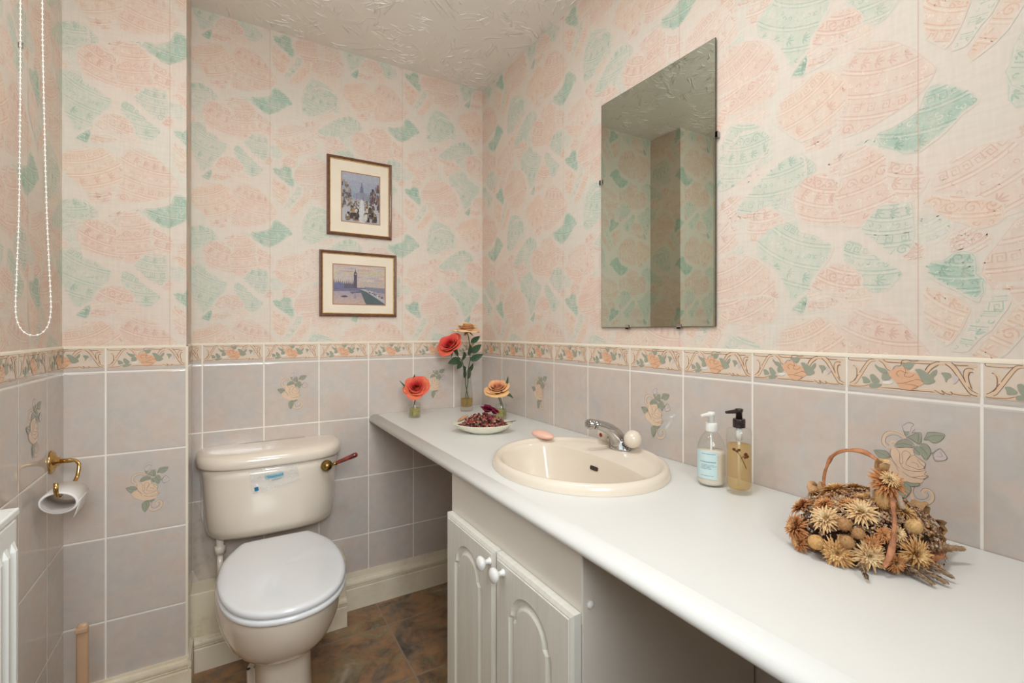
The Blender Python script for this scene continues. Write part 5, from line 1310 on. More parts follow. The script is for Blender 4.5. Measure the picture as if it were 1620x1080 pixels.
def leaf(mb,base,tip,w,up=(0,0,1),c=srgb(60,86,58),fold=0.15,n=8):
    a=Vector(base);b=Vector(tip);d=b-a; L=d.length; d.normalize(); s=d.cross(Vector(up))
    s=s.normalized() if s.length>1e-4 else Vector((1,0,0)); u=s.cross(d)
    rows=[];cols=[]
    for i in range(n+1):
        t=i/n; hw=w*math.sin(math.pi*min(1,t**0.75))**0.85*(1 if t<0.999 else 0)+0.0003
        ce=a+d*(L*t)-u*(0.10*L*t*t)
        rows.append([ce-s*hw+u*fold*hw,ce-s*hw*0.5+u*fold*0.35*hw,ce,ce+s*hw*0.5+u*fold*0.35*hw,ce+s*hw+u*fold*hw])
        cc=tuple(x*0.85 for x in c[:3])
        cols.append([(*c[:3],1),(*c[:3],1),(*cc,1),(*c[:3],1),(*c[:3],1)])
    mb.grid(rows,0,cols=cols)
RED,CORAL,ORANGE,YEL=srgb(214,44,54)[:3],srgb(236,98,82)[:3],srgb(240,132,84)[:3],srgb(240,186,106)[:3]
PEA,PEAL,PINKP=srgb(244,188,128)[:3],srgb(248,208,152)[:3],srgb(240,164,128)[:3]
SG=srgb(74,90,58)
def vase_round(name,x,y,label,H,R,wl,tintname,tint,body):
    v=thing(name,(x,y,WTZ),label,'vase')
    mb=MB(); mb.lathe([(0,0.0006),(R*0.90,0.0006),(R*0.98,0.0015),(R,0.004),(R,H-0.001),(R-0.0008,H),(R-0.0018,H-0.001),(R-0.0018,0.0075),(R*0.8,0.0065),(0,0.0065)],(x,y,WTZ),40); mb.build('glass_wall',[M['glass']],v)
    mb=MB(); mb.lathe([(0,0.0080),(R-0.0028,0.0080),(R-0.0028,wl-0.0005),(R-0.0024,wl),(0,wl)],(x,y,WTZ),40); mb.build('water',[M[tintname]],v); return v
M['water']=liquid('yellowed_water',(0.93,0.90,0.62,1),srgb(226,214,136),0.35)
M['oldwater']=liquid('amber_water',(0.90,0.78,0.38,1),srgb(214,170,84),0.30)
# left: short vase, coral rose facing the room
VLx,VLy=-0.404,-0.166
vase_round('glass_vase',VLx,VLy,'small squat glass vase at the left end of the worktop, yellow water inside',0.062,0.0245,0.040,'water',0,0)
ro=thing('rose',(VLx,VLy,WTZ+0.012),'coral red and yellow rose in the leftmost small vase','flower','artificial roses in glass vases')
hc=(-0.402,-0.176,WTZ+0.122)
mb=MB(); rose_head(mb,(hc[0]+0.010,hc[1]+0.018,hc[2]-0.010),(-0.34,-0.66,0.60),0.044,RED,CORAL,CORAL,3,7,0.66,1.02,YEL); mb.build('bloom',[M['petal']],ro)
mb=MB(); mb.tube([(VLx-0.015,VLy-0.012,WTZ+0.012),(VLx-0.006,VLy,WTZ+0.042),(VLx+0.006,VLy+0.006,WTZ+0.075),(hc[0]+0.010,hc[1]+0.018,hc[2]-0.008)],0.0021,8,c=SG); mb.build('stem',[M['leaf']],ro)
for b,t,w in (((-0.404,-0.150,WTZ+0.125),(-0.396,-0.150,WTZ+0.178),0.010),((-0.425,-0.155,WTZ+0.110),(-0.462,-0.150,WTZ+0.158),0.004)):
    mb=MB(); leaf(mb,b,t,w,(0.3,-1,0.2),srgb(72,96,58)); mb.build('leaf',[M['leaf']],ro)
# middle: tall bud vase, two roses
VMx,VMy=-0.150,-0.136
tv=thing('bud_vase',(VMx,VMy,WTZ),'tall slim glass bud vase in the corner holding two roses','vase')
mb=MB(); prof=smoothprof([(0.0,0.0006),(0.024,0.0008),(0.0285,0.004),(0.0288,0.015),(0.0285,0.060),(0.0270,0.085),(0.0235,0.115),(0.0205,0.150),(0.0200,0.178),(0.0215,0.190)],4); mb.lathe(prof,(VMx,VMy,WTZ),36,capb=False)
mb.lathe([(0,0.020),(0.020,0.020),(0.0265,0.024),(0.0270,0.058),(0.0255,0.085),(0.022,0.115),(0.019,0.150),(0.0186,0.178),(0.0200,0.190),(0.0215,0.190)],(VMx,VMy,WTZ),36,capb=False); mb.build('glass_wall',[M['glass']],tv)
mb=MB(); mb.lathe([(0,0.021),(0.019,0.021),(0.0255,0.0245),(0.0262,0.0575),(0,0.0575)],(VMx,VMy,WTZ),36); mb.build('water',[M['oldwater']],tv)
r1=thing('rose',(VMx-0.008,VMy,WTZ+0.03),'orange red rose leaning left out of the tall bud vase','flower','artificial roses in glass vases')
hc=(-0.215,-0.110,1.100)
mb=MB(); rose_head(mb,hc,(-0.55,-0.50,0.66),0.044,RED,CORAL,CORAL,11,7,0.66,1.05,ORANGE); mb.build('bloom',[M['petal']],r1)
mb=MB(); mb.tube([(VMx-0.006,VMy-0.004,WTZ+0.026),(VMx+0.006,VMy-0.006,WTZ+0.060),(VMx-0.006,VMy,WTZ+0.12),(VMx-0.004,VMy,WTZ+0.17),(-0.168,-0.128,1.035),(-0.195,-0.118,1.070),hc],0.0022,8,c=SG); mb.build('stem',[M['leaf']],r1)
for b,t,w in (((-0.185,-0.120,1.058),(-0.208,-0.125,1.106),0.011),((-0.178,-0.124,1.046),(-0.240,-0.140,1.030),0.017),((-0.172,-0.126,1.036),(-0.200,-0.150,1.004),0.014),((-0.166,-0.132,1.040),(-0.170,-0.160,1.078),0.018),((-0.156,-0.136,0.985),(-0.176,-0.160,1.018),0.014),((-0.160,-0.138,0.960),(-0.166,-0.152,1.005),0.012)):
    mb=MB(); leaf(mb,b,t,w,(0.4,-1,0.3),srgb(62,88,62)); mb.build('leaf',[M['leaf']],r1)
for k in range(4):
    mb=MB(); a=k*1.57; leaf(mb,(hc[0]+0.012*math.cos(a)+.01,hc[1]+0.006,hc[2]-0.012),(hc[0]+0.034*math.cos(a)-0.0,hc[1]-0.004,hc[2]-0.040+0.01*math.sin(a)),0.003,(0,-1,0),srgb(110,96,70)); mb.build('sepal',[M['leaf']],r1)
r2=thing('rose',(VMx+0.008,VMy,WTZ+0.03),'open pale peach rose standing tallest in the tall bud vase','flower','artificial roses in glass vases')
hc=(-0.150,-0.140,1.170)
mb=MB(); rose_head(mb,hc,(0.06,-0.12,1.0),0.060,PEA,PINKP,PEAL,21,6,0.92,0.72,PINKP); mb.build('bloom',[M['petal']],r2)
mb=MB(); mb.tube([(VMx+0.004,VMy-0.004,WTZ+0.028),(VMx-0.003,VMy+0.004,WTZ+0.065),(VMx+0.007,VMy,WTZ+0.13),(VMx+0.006,VMy,WTZ+0.18),(-0.134,-0.140,1.04),(-0.136,-0.142,1.10),(-0.142,-0.142,1.14),hc],0.0022,8,c=SG); mb.build('stem',[M['leaf']],r2)
for b,t,w in (((-0.140,-0.140,1.062),(-0.142,-0.165,1.112),0.017),((-0.132,-0.142,1.120),(-0.096,-0.165,1.148),0.013),((-0.136,-0.140,1.040),(-0.086,-0.175,1.066),0.015),((-0.130,-0.140,1.075),(-0.080,-0.150,1.110),0.016),((-0.142,-0.138,0.985),(-0.124,-0.155,1.025),0.012),((-0.146,-0.140,0.955),(-0.136,-0.154,1.000),0.011)):
    mb=MB(); leaf(mb,b,t,w,(0.4,-1,0.3),srgb(58,86,58)); mb.build('leaf',[M['leaf']],r2)
for k in range(5):
    a=k*1.256+0.3; mb=MB(); leaf(mb,(hc[0]+0.008*math.cos(a),hc[1]+0.008*math.sin(a),hc[2]),(hc[0]+0.036*math.cos(a),hc[1]+0.036*math.sin(a),hc[2]-0.018),0.0035,(0,0,1),srgb(140,120,80)); mb.build('sepal',[M['leaf']],r2)
# right: short vase behind the potpourri dish, pale peach rose
VRx,VRy=-0.110,-0.380
vase_round('glass_vase',VRx,VRy,'small squat glass vase behind the potpourri dish, yellow water inside',0.062,0.0245,0.040,'water',0,0)
r3=thing('rose',(VRx,VRy,WTZ+0.012),'pale peach and yellow rose in the small vase behind the potpourri dish','flower','artificial roses in glass vases')
hc=(-0.118,-0.368,0.925)
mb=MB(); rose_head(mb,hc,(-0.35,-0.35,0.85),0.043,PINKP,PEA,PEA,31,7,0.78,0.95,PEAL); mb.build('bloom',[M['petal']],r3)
for dx in (-0.003,0.004):
    mb=MB(); mb.tube([(VRx+0.012+dx,VRy-0.008,WTZ+0.012),(VRx+0.006+dx,VRy-0.002,WTZ+0.045),(VRx-0.004+dx,VRy+0.006,WTZ+0.085),hc],0.0020,8,c=SG); mb.build('stem',[M['leaf']],r3)
for b,t,w in (((-0.090,-0.385,0.945),(-0.080,-0.392,0.985),0.007),((-0.098,-0.380,0.925),(-0.066,-0.410,0.898),0.008),((-0.104,-0.376,0.918),(-0.078,-0.395,0.905),0.006)):
    mb=MB(); leaf(mb,b,t,w,(0.3,-1,0.2),srgb(86,104,76)); mb.build('leaf',[M['leaf']],r3)

# ================================================================ POTPOURRI DISH
PX,PY=-0.290,-0.572; yawd=Vector((0.8575,-0.5146,0)); nv=Vector((0.5146,0.8575,0))
dish=thing('pottery_dish',(PX,PY,WTZ),'shallow cream oval dish heaped with potpourri','dish')
mb=MB(); rows=[]; n=56
def dring(a,b,z,tip=0.0,lift=0.0):
    out=[]
    for k in range(n):
        t=2*math.pi*k/n; e=a*math.cos(t); 
        if math.cos(t)<0: e*=1+tip*(abs(math.cos(t))**6)
        p=Vector((PX,PY,WTZ+z))+yawd*e+nv*(b*math.sin(t)); p.z+=lift*(abs(math.cos(t))**3); out.append(p)
    return out
for a,b,z,tp,lf in ((0.030,0.024,0.0008,0,0),(0.052,0.040,0.001,0,0),(0.072,0.052,0.008,0.02,0),(0.090,0.062,0.018,0.06,0.001),(0.101,0.069,0.028,0.1,0.003),(0.104,0.071,0.031,0.12,0.004),(0.102,0.069,0.0315,0.12,0.004),(0.096,0.064,0.027,0.1,0.003),(0.070,0.048,0.014,0,0),(0.03,0.02,0.009,0,0)): rows.append(dring(a,b,z,tp,lf))
ids=mb.grid(rows,0,closed_u=True); mb.face(ids[0][::-1]); mb.face(ids[-1]); mb.build('bowl',[M['dish']],dish)
mb=MB(); r=random.Random(12); PC=[srgb(150,60,70),srgb(176,84,88),srgb(120,44,58),srgb(196,130,110),srgb(150,106,78),srgb(110,78,60),srgb(190,92,84),srgb(210,170,140),srgb(136,54,74),srgb(92,50,44),srgb(200,120,130),srgb(206,150,120),srgb(186,140,104),srgb(220,176,150),srgb(196,104,96)]
for k in range(620):
    q=r.random()**0.5; t=r.uniform(0,6.283); e=0.084*q*math.cos(t); f_=0.054*q*math.sin(t); top=0.050*(1-q*q)*0.75+0.027
    z=0.012+r.uniform(0.5,1.0)*(top-0.012) if k>120 else top*r.uniform(.9,1.05)
    p=Vector((PX,PY,WTZ+z))+yawd*e+nv*f_; c=r.choice(PC); s=r.uniform(0.004,0.009)
    d1=Vector((r.uniform(-1,1),r.uniform(-1,1),r.uniform(-.6,.9))).normalized(); d2=d1.orthogonal().normalized()
    d2=(Matrix.Rotation(r.uniform(0,6),3,d1)@d2); d3=d1.cross(d2)
    if k%3: # curled flake
        rows=[[p+d1*s*a+d2*s*0.6*b*(1-0.35*a*a)+d3*s*0.45*(a*a-b*b*0.7) for b in (-1,0,1)] for a in (-1,-0.3,0.4,1)]
        cc=(*mixv(c[:3],(c[0]*0.55,c[1]*0.55,c[2]*0.55),r.random()),1); mb.grid(rows,0,cols=[[cc]*3]*4)
    else: mb.ball(p,s*0.55,8,c=c,scale=(1,r.uniform(.6,1),r.uniform(.6,1)))
pp=mb.build('potpourri',[M['dried']],origin=(PX,PY,WTZ+0.012)); tag(pp,'mixed red and brown dried petals heaped in the cream dish','potpourri',kind='stuff')
# dark dried rose resting on the heap
mb=MB(); DR=srgb(112,26,52)[:3]; DR2=srgb(150,48,72)[:3]
q=Vector((PX,PY,WTZ+0.072))+yawd*0.010+nv*0.012
rose_head(mb,q,(0.05,-0.30,0.9),0.022,DR,DR2,DR,41,4,0.5,1.0)
rose_head(mb,q+yawd*0.024+Vector((0,0,-0.006)),(0.4,-0.3,0.8),0.019,DR,DR,DR2,42,4,0.5,1.0)
tag(mb.build('dried_rosebud',[M['dried']],origin=tuple(q)),'dark crimson dried rose lying on top of the potpourri','dried flower')
mb=MB(); q=Vector((PX,PY,WTZ+0.046))-yawd*0.074
rows=[]
for i in range(9):
    t=i/8; w=0.011*math.sin(math.pi*(0.12+0.85*t)); ce=q+yawd*(t*0.040-0.020)+Vector((0,0,t*0.020-0.006)); rows.append([ce+nv*w*math.cos(a)+Vector((0,0,1))*w*0.7*math.sin(a) for a in [2*math.pi*k/10 for k in range(10)]])
ids=mb.grid(rows,0,closed_u=True,cols=[[srgb(198,150,112)]*10]*9); mb.face(ids[0]); mb.face(ids[-1])
tag(mb.build('dried_pod',[M['dried']],origin=tuple(q)),'pale tan seed pod at the left end of the potpourri dish','seed pod')
mb=MB(); a=Vector((PX,PY,WTZ+0.037))+yawd*0.070-nv*0.020; b=a+yawd*0.045+nv*0.014+Vector((0,0,0.006)); leaf(mb,a,b,0.005,(0,0,1),srgb(84,62,66)); mb.tube([a,a*0.5+b*0.5,b],0.0008,6,c=srgb(84,62,66))
tag(mb.build('dried_leaf',[M['dried']],origin=tuple(a)),'thin dark dried leaf sticking over the right rim of the potpourri dish','dried leaf')

# ================================================================ DRIED FLOWER BASKET
KC=Vector((-0.166,-1.703,WTZ)); KM=Vector((.8,-.6,0)); KN=Vector((.6,.8,0))
bk=thing('flower_basket',tuple(KC),'small cane basket of dried straw flowers with an arched handle','flower basket')
mb=MB(); rows=[]; n=64; r=random.Random(2)
wob=[r.uniform(-.04,.04) for _ in range(n)]
def kring(a,b,z,w=0): return [KC+KM*(a*(1+w*wob[k])*math.cos(2*math.pi*k/n))+KN*(b*(1+w*wob[k])*math.sin(2*math.pi*k/n))+Vector((0,0,z)) for k in range(n)]
for a,b,z in ((0.055,0.045,0.0012),(0.076,0.060,0.0022),(0.092,0.074,0.009),(0.100,0.083,0.016),(0.104,0.088,0.021),(0.101,0.085,0.022),(0.09,0.074,0.019),(0.05,0.04,0.016)): rows.append(kring(a,b,z,0.6))
ids=mb.grid(rows,0,closed_u=True); mb.face(ids[0][::-1]); mb.face(ids[-1])
for q in range(3):
    ph=q*2.1; mb.tube([KC+KM*((0.099+0.002*math.sin(9*t+ph))*math.cos(t))+KN*((0.083+0.002*math.sin(9*t+ph))*math.sin(t))+Vector((0,0,0.014+0.003*q+0.003*math.sin(7*t+ph))) for t in [2*math.pi*k/72 for k in range(73)]],0.0028,8,cap=False)
mb.build('basket_bowl',[M['wicker']],bk)
# handle: broad twisted strip
H=[(-0.159,-1.633,0.850),(-0.158,-1.634,0.880),(-0.156,-1.637,0.925),(-0.156,-1.648,0.952),(-0.161,-1.676,0.968),(-0.164,-1.702,0.970),(-0.173,-1.728,0.955),(-0.193,-1.748,0.918),(-0.216,-1.760,0.878),(-0.238,-1.764,0.846),(-0.250,-1.760,0.828)]
HP=[]
for i in range(len(H)-1):
    p0,p1,p2,p3=[Vector(H[max(0,min(len(H)-1,i+d))]) for d in (-1,0,1,2)]
    for k in range(6):
        t=k/6; HP.append(0.5*((2*p1)+(-p0+p2)*t+(2*p0-5*p1+4*p2-p3)*t*t+(-p0+3*p1-3*p2+p3)*t**3))
HP.append(Vector(H[-1]))
mb=MB(); rr=[0.0036+0.0012*math.sin(i*0.5) for i in range(len(HP))]; mb.tube(HP,rr,10,flat=0.55)
mb.tube([p+Vector((0.002*math.sin(i*.6),0.002*math.cos(i*.6),0.002*math.sin(i*.6+1))) for i,p in enumerate(HP)],0.0018,8); mb.build('handle',[M['wicker']],bk)
# dark green-brown mass that the flowers are pushed into
mb=MB(); r=random.Random(77)
def mound(u,v,k=1.0):
    """unit disc -> point on the heap"""
    q=u*u+v*v; z=0.020+0.072*math.sqrt(max(0,1-q)); return KC+KM*(0.100*u*k)+KN*(0.080*v*k)+Vector((0,0,z))
rows=[]
for i in range(9):
    q=i/8*0.99+0.003; rows.append([mound(q*math.cos(a),q*math.sin(a),0.9)-Vector((0,0,0.010)) for a in [2*math.pi*k/32 for k in range(32)]])
mb.grid(rows,0,closed_u=True,cols=[[srgb(84,62,50)]*32]*9); mb.build('moss_base',[M['dried']],bk)
# tiny filler blossoms
mb=MB(); FC=[srgb(214,176,138),srgb(190,156,126),srgb(228,206,176),srgb(178,146,120),srgb(192,156,126),srgb(150,108,84),srgb(216,166,122)]
for k in range(3400):
    a=r.uniform(0,6.283); q=r.random()**0.5*1.03; u,v=q*math.cos(a),q*math.sin(a)
    qq=min(q,0.995); p=mound(qq*math.cos(a),qq*math.sin(a)); nn=Vector((0,0,1))*math.sqrt(max(0.02,1-qq*qq))*1.2+(KM*math.cos(a)+KN*math.sin(a))*qq
    nn.normalize(); p=p+nn*r.uniform(-0.006,0.007)
    if q>0.9: p.z-=r.uniform(0,0.022)*(q-0.9)*10
    c=r.choice(FC); s=r.uniform(0.0016,0.0032)
    t=nn.orthogonal().normalized(); b=nn.cross(t); a0=r.uniform(0,6)
    if k%2:
        for j in range(4):
            d=t*math.cos(a0+j*1.57)+b*math.sin(a0+j*1.57); e=nn.cross(d)
            mb.poly([p,p+d*s*0.7+e*s*0.5+nn*s*0.5,p+d*s*1.5+nn*s*0.9,p+d*s*0.7-e*s*0.5+nn*s*0.5],0,c)
    else: mb.ball(p,s*0.8,6,c=c)
fl=mb.build('filler_blossom',[M['dried']],bk); fl['kind']='stuff'; fl['label']='tiny brown and cream filler blossoms'
KCOL={'brown':(srgb(214,150,96)[:3],srgb(178,108,66)[:3],srgb(228,180,128)[:3]),'cream':(srgb(242,208,156)[:3],srgb(222,160,104)[:3],srgb(250,226,182)[:3]),'gold':(srgb(232,184,124)[:3],srgb(204,144,88)[:3],srgb(244,208,150)[:3]),'orange':(srgb(218,152,96)[:3],srgb(184,110,62)[:3],srgb(234,182,126)[:3])}
def straw(name,p,nrm,R,kind,seed,label=None,flatk=0.45):
    r=random.Random(seed); nn=Vector(nrm).normalized(); t=nn.orthogonal().normalized(); b=nn.cross(t); p=Vector(p); mb=MB()
    c0,cd,cl=KCOL[kind]
    for L in range(6):
        f=L/5; cnt=10+L*3; lean=0.12+1.12*f; ln=R*(0.35+0.65*f); a0=r.uniform(0,6)
        for k in range(cnt):
            a=a0+k*2*math.pi/cnt+r.uniform(-.12,.12); l=ln*r.uniform(.88,1.1); th=lean+r.uniform(-.15,.15); w=R*0.115*r.uniform(.85,1.2)
            rad=t*math.cos(a)+b*math.sin(a); side=t*(-math.sin(a))+b*math.cos(a)
            rows=[];cols=[]
            for i in range(5):
                s=i/4; th2=th*(0.75+0.45*s); q=p+rad*(l*s*math.sin(th2)+R*0.04)+nn*(l*s*math.cos(th2)*0.9-R*0.18*f)
                ww=w*math.sin(math.pi*(0.15+0.80*s))*(1-0.35*s)+0.0001
                cc=mixv(cd if f>0.5 else c0,cl if f<0.6 else c0,s)
                rows.append([q-side*ww+nn*ww*0.4,q,q+side*ww+nn*ww*0.4]); cols.append([(*cc,1)]*3)
            mb.grid(rows,0,cols=cols)
    mb.ball(p+nn*R*0.06,R*0.17,10,c=(*(cd if kind!='cream' else srgb(222,170,90)[:3]),1),scale=(1,1,0.7),rot=nn.to_track_quat('Z','Y'))
    o=mb.build(name,[M['dried']],bk)
    if label: o['label']=label
FL=[('brown',(-0.258,-1.642,0.844),(-0.8,0.47,0.36),0.023),('brown',(-0.228,-1.635,0.869),(-0.4,0.6,0.69),0.021),('cream',(-0.251,-1.683,0.870),(-0.74,-0.02,0.68),0.022),('cream',(-0.222,-1.719,0.886),(-0.51,-0.3,0.81),0.023),
('gold',(-0.183,-1.665,0.897),(-0.04,0.33,0.94),0.025),('gold',(-0.266,-1.706,0.830),(-0.95,-0.32,0.15),0.023),('cream',(-0.247,-1.74,0.835),(-0.8,-0.59,0.2),0.021),('orange',(-0.241,-1.742,0.852),(-0.74,-0.59,0.33),0.012),
('gold',(-0.201,-1.779,0.842),(-0.49,-0.84,0.3),0.023),('gold',(-0.157,-1.683,0.901),(0.12,0.22,0.97),0.018),('orange',(-0.218,-1.702,0.892),(-0.44,-0.13,0.89),0.015),('orange',(-0.232,-1.671,0.885),(-0.5,0.16,0.85),0.015),
('brown',(-0.268,-1.653,0.826),(-0.95,0.3,0.1),0.015),('orange',(-0.224,-1.75,0.863),(-0.61,-0.61,0.51),0.012),('gold',(-0.171,-1.756,0.888),(-0.18,-0.53,0.83),0.016),('cream',(-0.19,-1.636,0.884),(-0.03,0.58,0.81),0.014),
('brown',(-0.226,-1.764,0.830),(-0.66,-0.75,0.1),0.014),('gold',(-0.185,-1.718,0.901),(-0.19,-0.19,0.96),0.014),('cream',(-0.209,-1.76,0.866),(-0.5,-0.67,0.55),0.012),
('brown',(-0.110,-1.690,0.886),(0.4,0.2,0.8),0.020),('gold',(-0.120,-1.655,0.868),(0.4,0.7,0.6),0.020),('cream',(-0.085,-1.720,0.856),(0.8,0.0,0.5),0.018),('orange',(-0.160,-1.620,0.858),(0.0,0.9,0.4),0.017),('gold',(-0.130,-1.768,0.862),(0.3,-0.8,0.6),0.016)]
for k,(kd,p,nn,R) in enumerate(FL):
    straw('straw_flower',Vector(p)+Vector(nn)*0.004,nn,R*1.08,kd,100+k,{'brown':'russet brown straw flower','cream':'pale cream straw flower','gold':'golden straw flower','orange':'small orange straw flower'}[kd])
straw('straw_flower',(-0.190,-1.741,0.936),(-0.45,-0.45,0.72),0.027,'brown',300,'large russet straw flower tied to the handle')
_r=random.Random(55)
for _k in range(34):
    _a=_r.uniform(0,6.283); _q=_r.uniform(0.15,0.95); _p=mound(_q*math.cos(_a),_q*math.sin(_a)); _n=Vector((0,0,1))*math.sqrt(1-_q*_q)*1.2+(KM*math.cos(_a)+KN*math.sin(_a))*_q
    if min((Vector(f[1])-_p).length for f in FL)>0.0135: straw('straw_flower',_p+_n.normalized()*0.002,_n,_r.uniform(0.010,0.016),_r.choice(('brown','gold','orange','cream','orange')),400+_k)
straw('straw_flower',(-0.197,-1.748,0.944),(-0.45,-0.45,0.72),0.014,'cream',301)
def tail(p,nn,R,l,c,seed,label):
    r=random.Random(seed); nn=Vector(nn).normalized(); p=Vector(p); rot=nn.to_track_quat('Z','Y'); mb=MB()
    mb.ball(p,R*0.86,14,c=c,scale=(1,1,l),rot=rot); Mq=rot.to_matrix()
    for k in range(260):
        z=r.uniform(-1,1); a=r.uniform(0,6.283); s=math.sqrt(1-z*z); d=Mq@Vector((s*math.cos(a),s*math.sin(a),z*l)); q=p+d*R*0.84; e=d.normalized(); h=e.orthogonal().normalized()*R*0.035
        mb.poly([q-h,q+h,q+e*R*0.24+nn*R*0.08],0,c)
    o=mb.build('bunny_tail',[M['dried']],bk); o['label']=label
T1=srgb(190,146,100)
for k,(p,nn,R,l) in enumerate((((-0.252,-1.709,0.872),(-0.73,-0.27,0.63),0.0115,1.05),((-0.250,-1.727,0.864),(-0.73,-0.43,0.53),0.0100,1.0),((-0.262,-1.717,0.850),(-0.86,-0.38,0.34),0.0115,1.0))): tail(p,nn,R,l,T1,k,'round tan grass head in the middle of the basket')
tail((-0.193,-1.737,0.909),(-0.2,-0.2,-0.95),0.013,1.45,srgb(206,164,110),9,'long tan grass head under the large flower')
for k,(p,nn,R,c) in enumerate((((-0.275,-1.679,0.838),(-0.98,-0.03,0.21),0.0115,srgb(222,172,112)),((-0.183,-1.772,0.876),(-0.31,-0.7,0.64),0.0115,srgb(228,184,128)))):
    mb=MB(); nn=Vector(nn); mb.ball(p,R,16,c=c,scale=(1,1,1.15),rot=nn.to_track_quat('Z','Y'))
    r=random.Random(k)
    q0=nn.to_track_quat('Z','Y').to_matrix()
    for j in range(60):
        z=r.uniform(0,1); a=r.uniform(0,6.28); s=math.sqrt(1-z*z); d=q0@Vector((s*math.cos(a),s*math.sin(a),z)); q=Vector(p)+d*R; tt=(nn-d*nn.dot(d)); tt=tt.normalized() if tt.length>.01 else d.orthogonal(); h=d.cross(tt)*R*0.16
        mb.poly([q-h,q+h,q+tt*R*0.45+d*R*0.10],0,(*mixv(c[:3],srgb(240,210,140)[:3],r.random()),1))
    mb.build('flower_bud',[M['dried']],bk)
# folded raffia bows, ribbon tails, grass sprays
def strip(name,P,w,c,label=None,up=(0,0,1),th=0.0006):
    mb=MB(); P=[Vector(p) for p in P]; rows=[]
    for i,p in enumerate(P):
        d=(P[min(i+1,len(P)-1)]-P[max(i-1,0)]).normalized(); s=d.cross(Vector(up)); s=s.normalized() if s.length>1e-4 else Vector((1,0,0)); rows.append([p-s*w/2,p+s*0.0+d.cross(s)*w*0.08,p+s*w/2])
    mb.grid(rows,0,cols=[[c]*3]*len(rows)); o=mb.build(name,[M['dried']],bk); m_=o.modifiers.new('thickness','SOLIDIFY'); m_.thickness=th
    if label: o['label']=label
TAN=srgb(188,150,108); TAN2=srgb(206,160,116)
def loop(c,d,up,R,k=1.0): # teardrop loop
    c=Vector(c);d=Vector(d).normalized();u=Vector(up).normalized(); return [c+d*(R*(1-math.cos(t))*0.95)+u*(R*0.55*math.sin(t)*k) for t in [2*math.pi*i/14 for i in range(15)]]
strip('raffia_bow',loop((-0.125,-1.755,0.852),(0.75,-0.35,0.10),(0.2,0.1,0.9),0.026),0.020,TAN,'folded tan ribbon loop on the right of the basket',up=(0.2,0.1,0.9))
strip('raffia_bow',loop((-0.125,-1.750,0.862),(0.62,-0.10,0.62),(-0.5,0,0.7),0.022),0.020,TAN,up=(-0.5,0,0.7))
strip('raffia_bow',loop((-0.122,-1.758,0.845),(0.75,-0.60,-0.22),(0.2,0.1,0.9),0.020),0.018,TAN2,up=(0.2,0.1,0.9))
strip('raffia_bow',loop((-0.160,-1.634,0.862),(-0.25,0.35,0.75),(0.6,0.3,0.1),0.020),0.016,TAN2,'folded tan ribbon loop at the left foot of the handle',up=(0.5,0.5,0))
strip('raffia_bow',loop((-0.160,-1.634,0.862),(0.05,0.1,0.75),(0.6,0.3,0.1),0.018),0.014,TAN,up=(0.5,0.5,0))
strip('raffia_bow',loop((-0.168,-1.722,0.950),(-0.5,-0.4,0.45),(0.3,0.2,0.8),0.016),0.014,srgb(220,178,128),up=(0.2,0.2,0.8))
WH=srgb(226,206,186)
strip('ribbon_tail',[(-0.178,-1.722,0.945),(-0.188,-1.722,0.930),(-0.189,-1.722,0.905),(-0.187,-1.723,0.882)],0.0085,WH,'pale ribbon end hanging from the handle',up=(0.6,0.8,0))
strip('ribbon_tail',[(-0.180,-1.742,0.935),(-0.178,-1.752,0.915),(-0.174,-1.756,0.895),(-0.168,-1.758,0.882)],0.0075,WH,up=(0.6,0.8,0))
def spray(base,tip,wd,c,n,seed,label):
    r=random.Random(seed); mb=MB(); a=Vector(base); b=Vector(tip); d=b-a
    mb.tube([a,a+d*0.5+Vector((0,0,0.002)),a+d*0.85],0.0008,6,c=c)
    for k in range(n):
        t=r.random()**0.7; p=a+d*t; s=Vector((r.uniform(-1,1),r.uniform(-1,1),r.uniform(-.4,.8))).normalized(); q=p+s*wd*(1-t*0.65)*0.75+d.normalized()*wd*0.6; h=s.cross(d).normalized()*wd*0.16
        cc=(*mixv(mixv(c[:3],srgb(214,186,150)[:3],0.4),srgb(140,110,86)[:3],r.random()*.6),1); mb.poly([p-h*0.3,(p+q)/2-h,q,(p+q)/2+h],0,cc)
    o=mb.build('grass_spray',[M['dried']],bk); o['label']=label
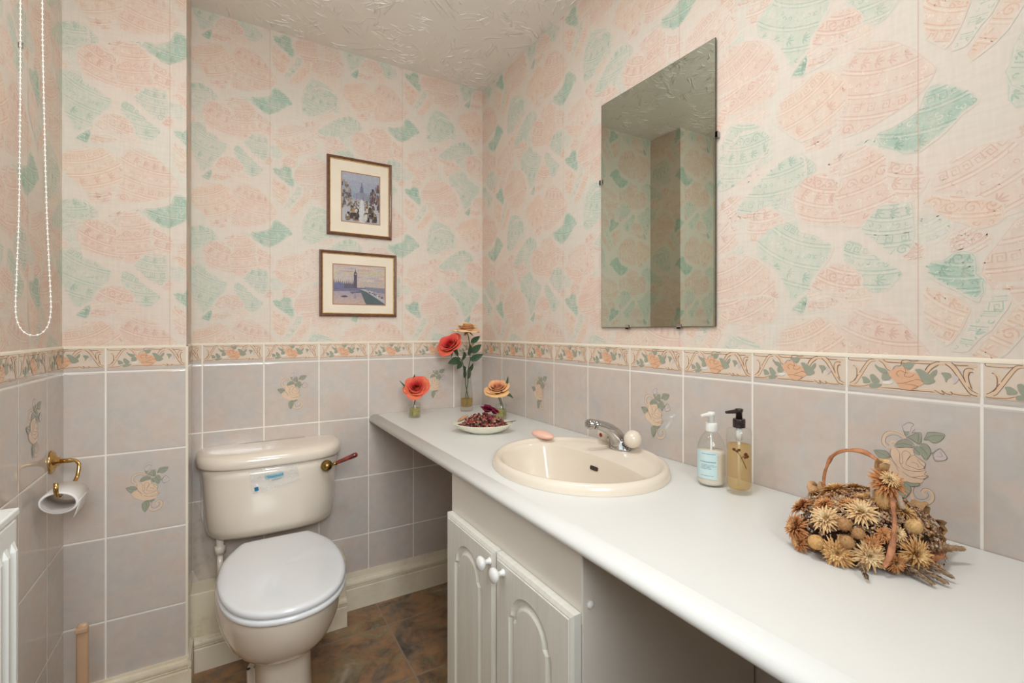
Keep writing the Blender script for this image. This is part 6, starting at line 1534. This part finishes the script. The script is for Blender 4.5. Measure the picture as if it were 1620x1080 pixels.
spray((-0.160,-1.764,0.838),(-0.108,-1.800,0.836),0.018,srgb(186,144,106),360,1,'tan grass plume pointing right')
spray((-0.205,-1.768,0.832),(-0.205,-1.812,0.8185),0.013,srgb(176,148,120),260,2,'grey brown grass spray drooping over the rim')
spray((-0.215,-1.766,0.830),(-0.222,-1.802,0.8185),0.013,srgb(170,144,116),240,3,'grey brown grass spray drooping over the rim')
spray((-0.190,-1.770,0.834),(-0.185,-1.812,0.822),0.013,srgb(176,148,118),240,4,'grey brown grass spray drooping over the rim')
spray((-0.262,-1.735,0.826),(-0.285,-1.752,0.8185),0.010,srgb(176,148,118),90,5,'short grass tuft over the front rim')
0 and spray((-0.196,-1.620,0.860),(-0.215,-1.600,0.872),0.012,srgb(196,158,120),90,6,'short grass tuft at the back of the basket')

dl=thing('fill_downlight',(-0.80,-1.62,ZC),'round white ceiling fitting added around an unseen fill lamp','added ceiling light')  # fixture ring added to dress the unseen fill lamp
mb=MB(); mb.lathe([(0.150,0.0),(0.152,-0.006),(0.146,-0.010),(0.136,-0.010),(0.134,-0.004)],(-0.80,-1.62,ZC-0.0005),40,capa=False,capb=False); mb.build('trim_ring',[M['plastic']],dl)
# ================================================================ ADDED CEILING LAMP, HUNG LOW TO LIGHT THE CEILING TOO (above and behind the picture's top edge)
LX_,LY_,LZ_=-0.95,-1.22,2.03
cl=thing('fill_pendant_lamp',(LX_,LY_,ZC),'added out-of-view round white globe lamp hanging from the ceiling on a short rod','added ceiling lamp')
mb=MB(); mb.lathe([(0.050,0),(0.052,-0.010),(0.030,-0.030),(0.006,-0.034)],(LX_,LY_,ZC-0.0005),32); mb.build('ceiling_rose',[M['plastic']],cl)
mb=MB(); mb.tube([(LX_,LY_,ZC-0.03),(LX_,LY_,LZ_+0.10)],0.005,12); mb.lathe([(0.030,0),(0.030,0.022),(0.008,0.030)],(LX_,LY_,LZ_+0.084),24); mb.build('rod',[M['brass']],cl)
mb=MB(); mb.ball((LX_,LY_,LZ_),0.090,28); mb.build('globe_shade',[M['lampglow']],cl)
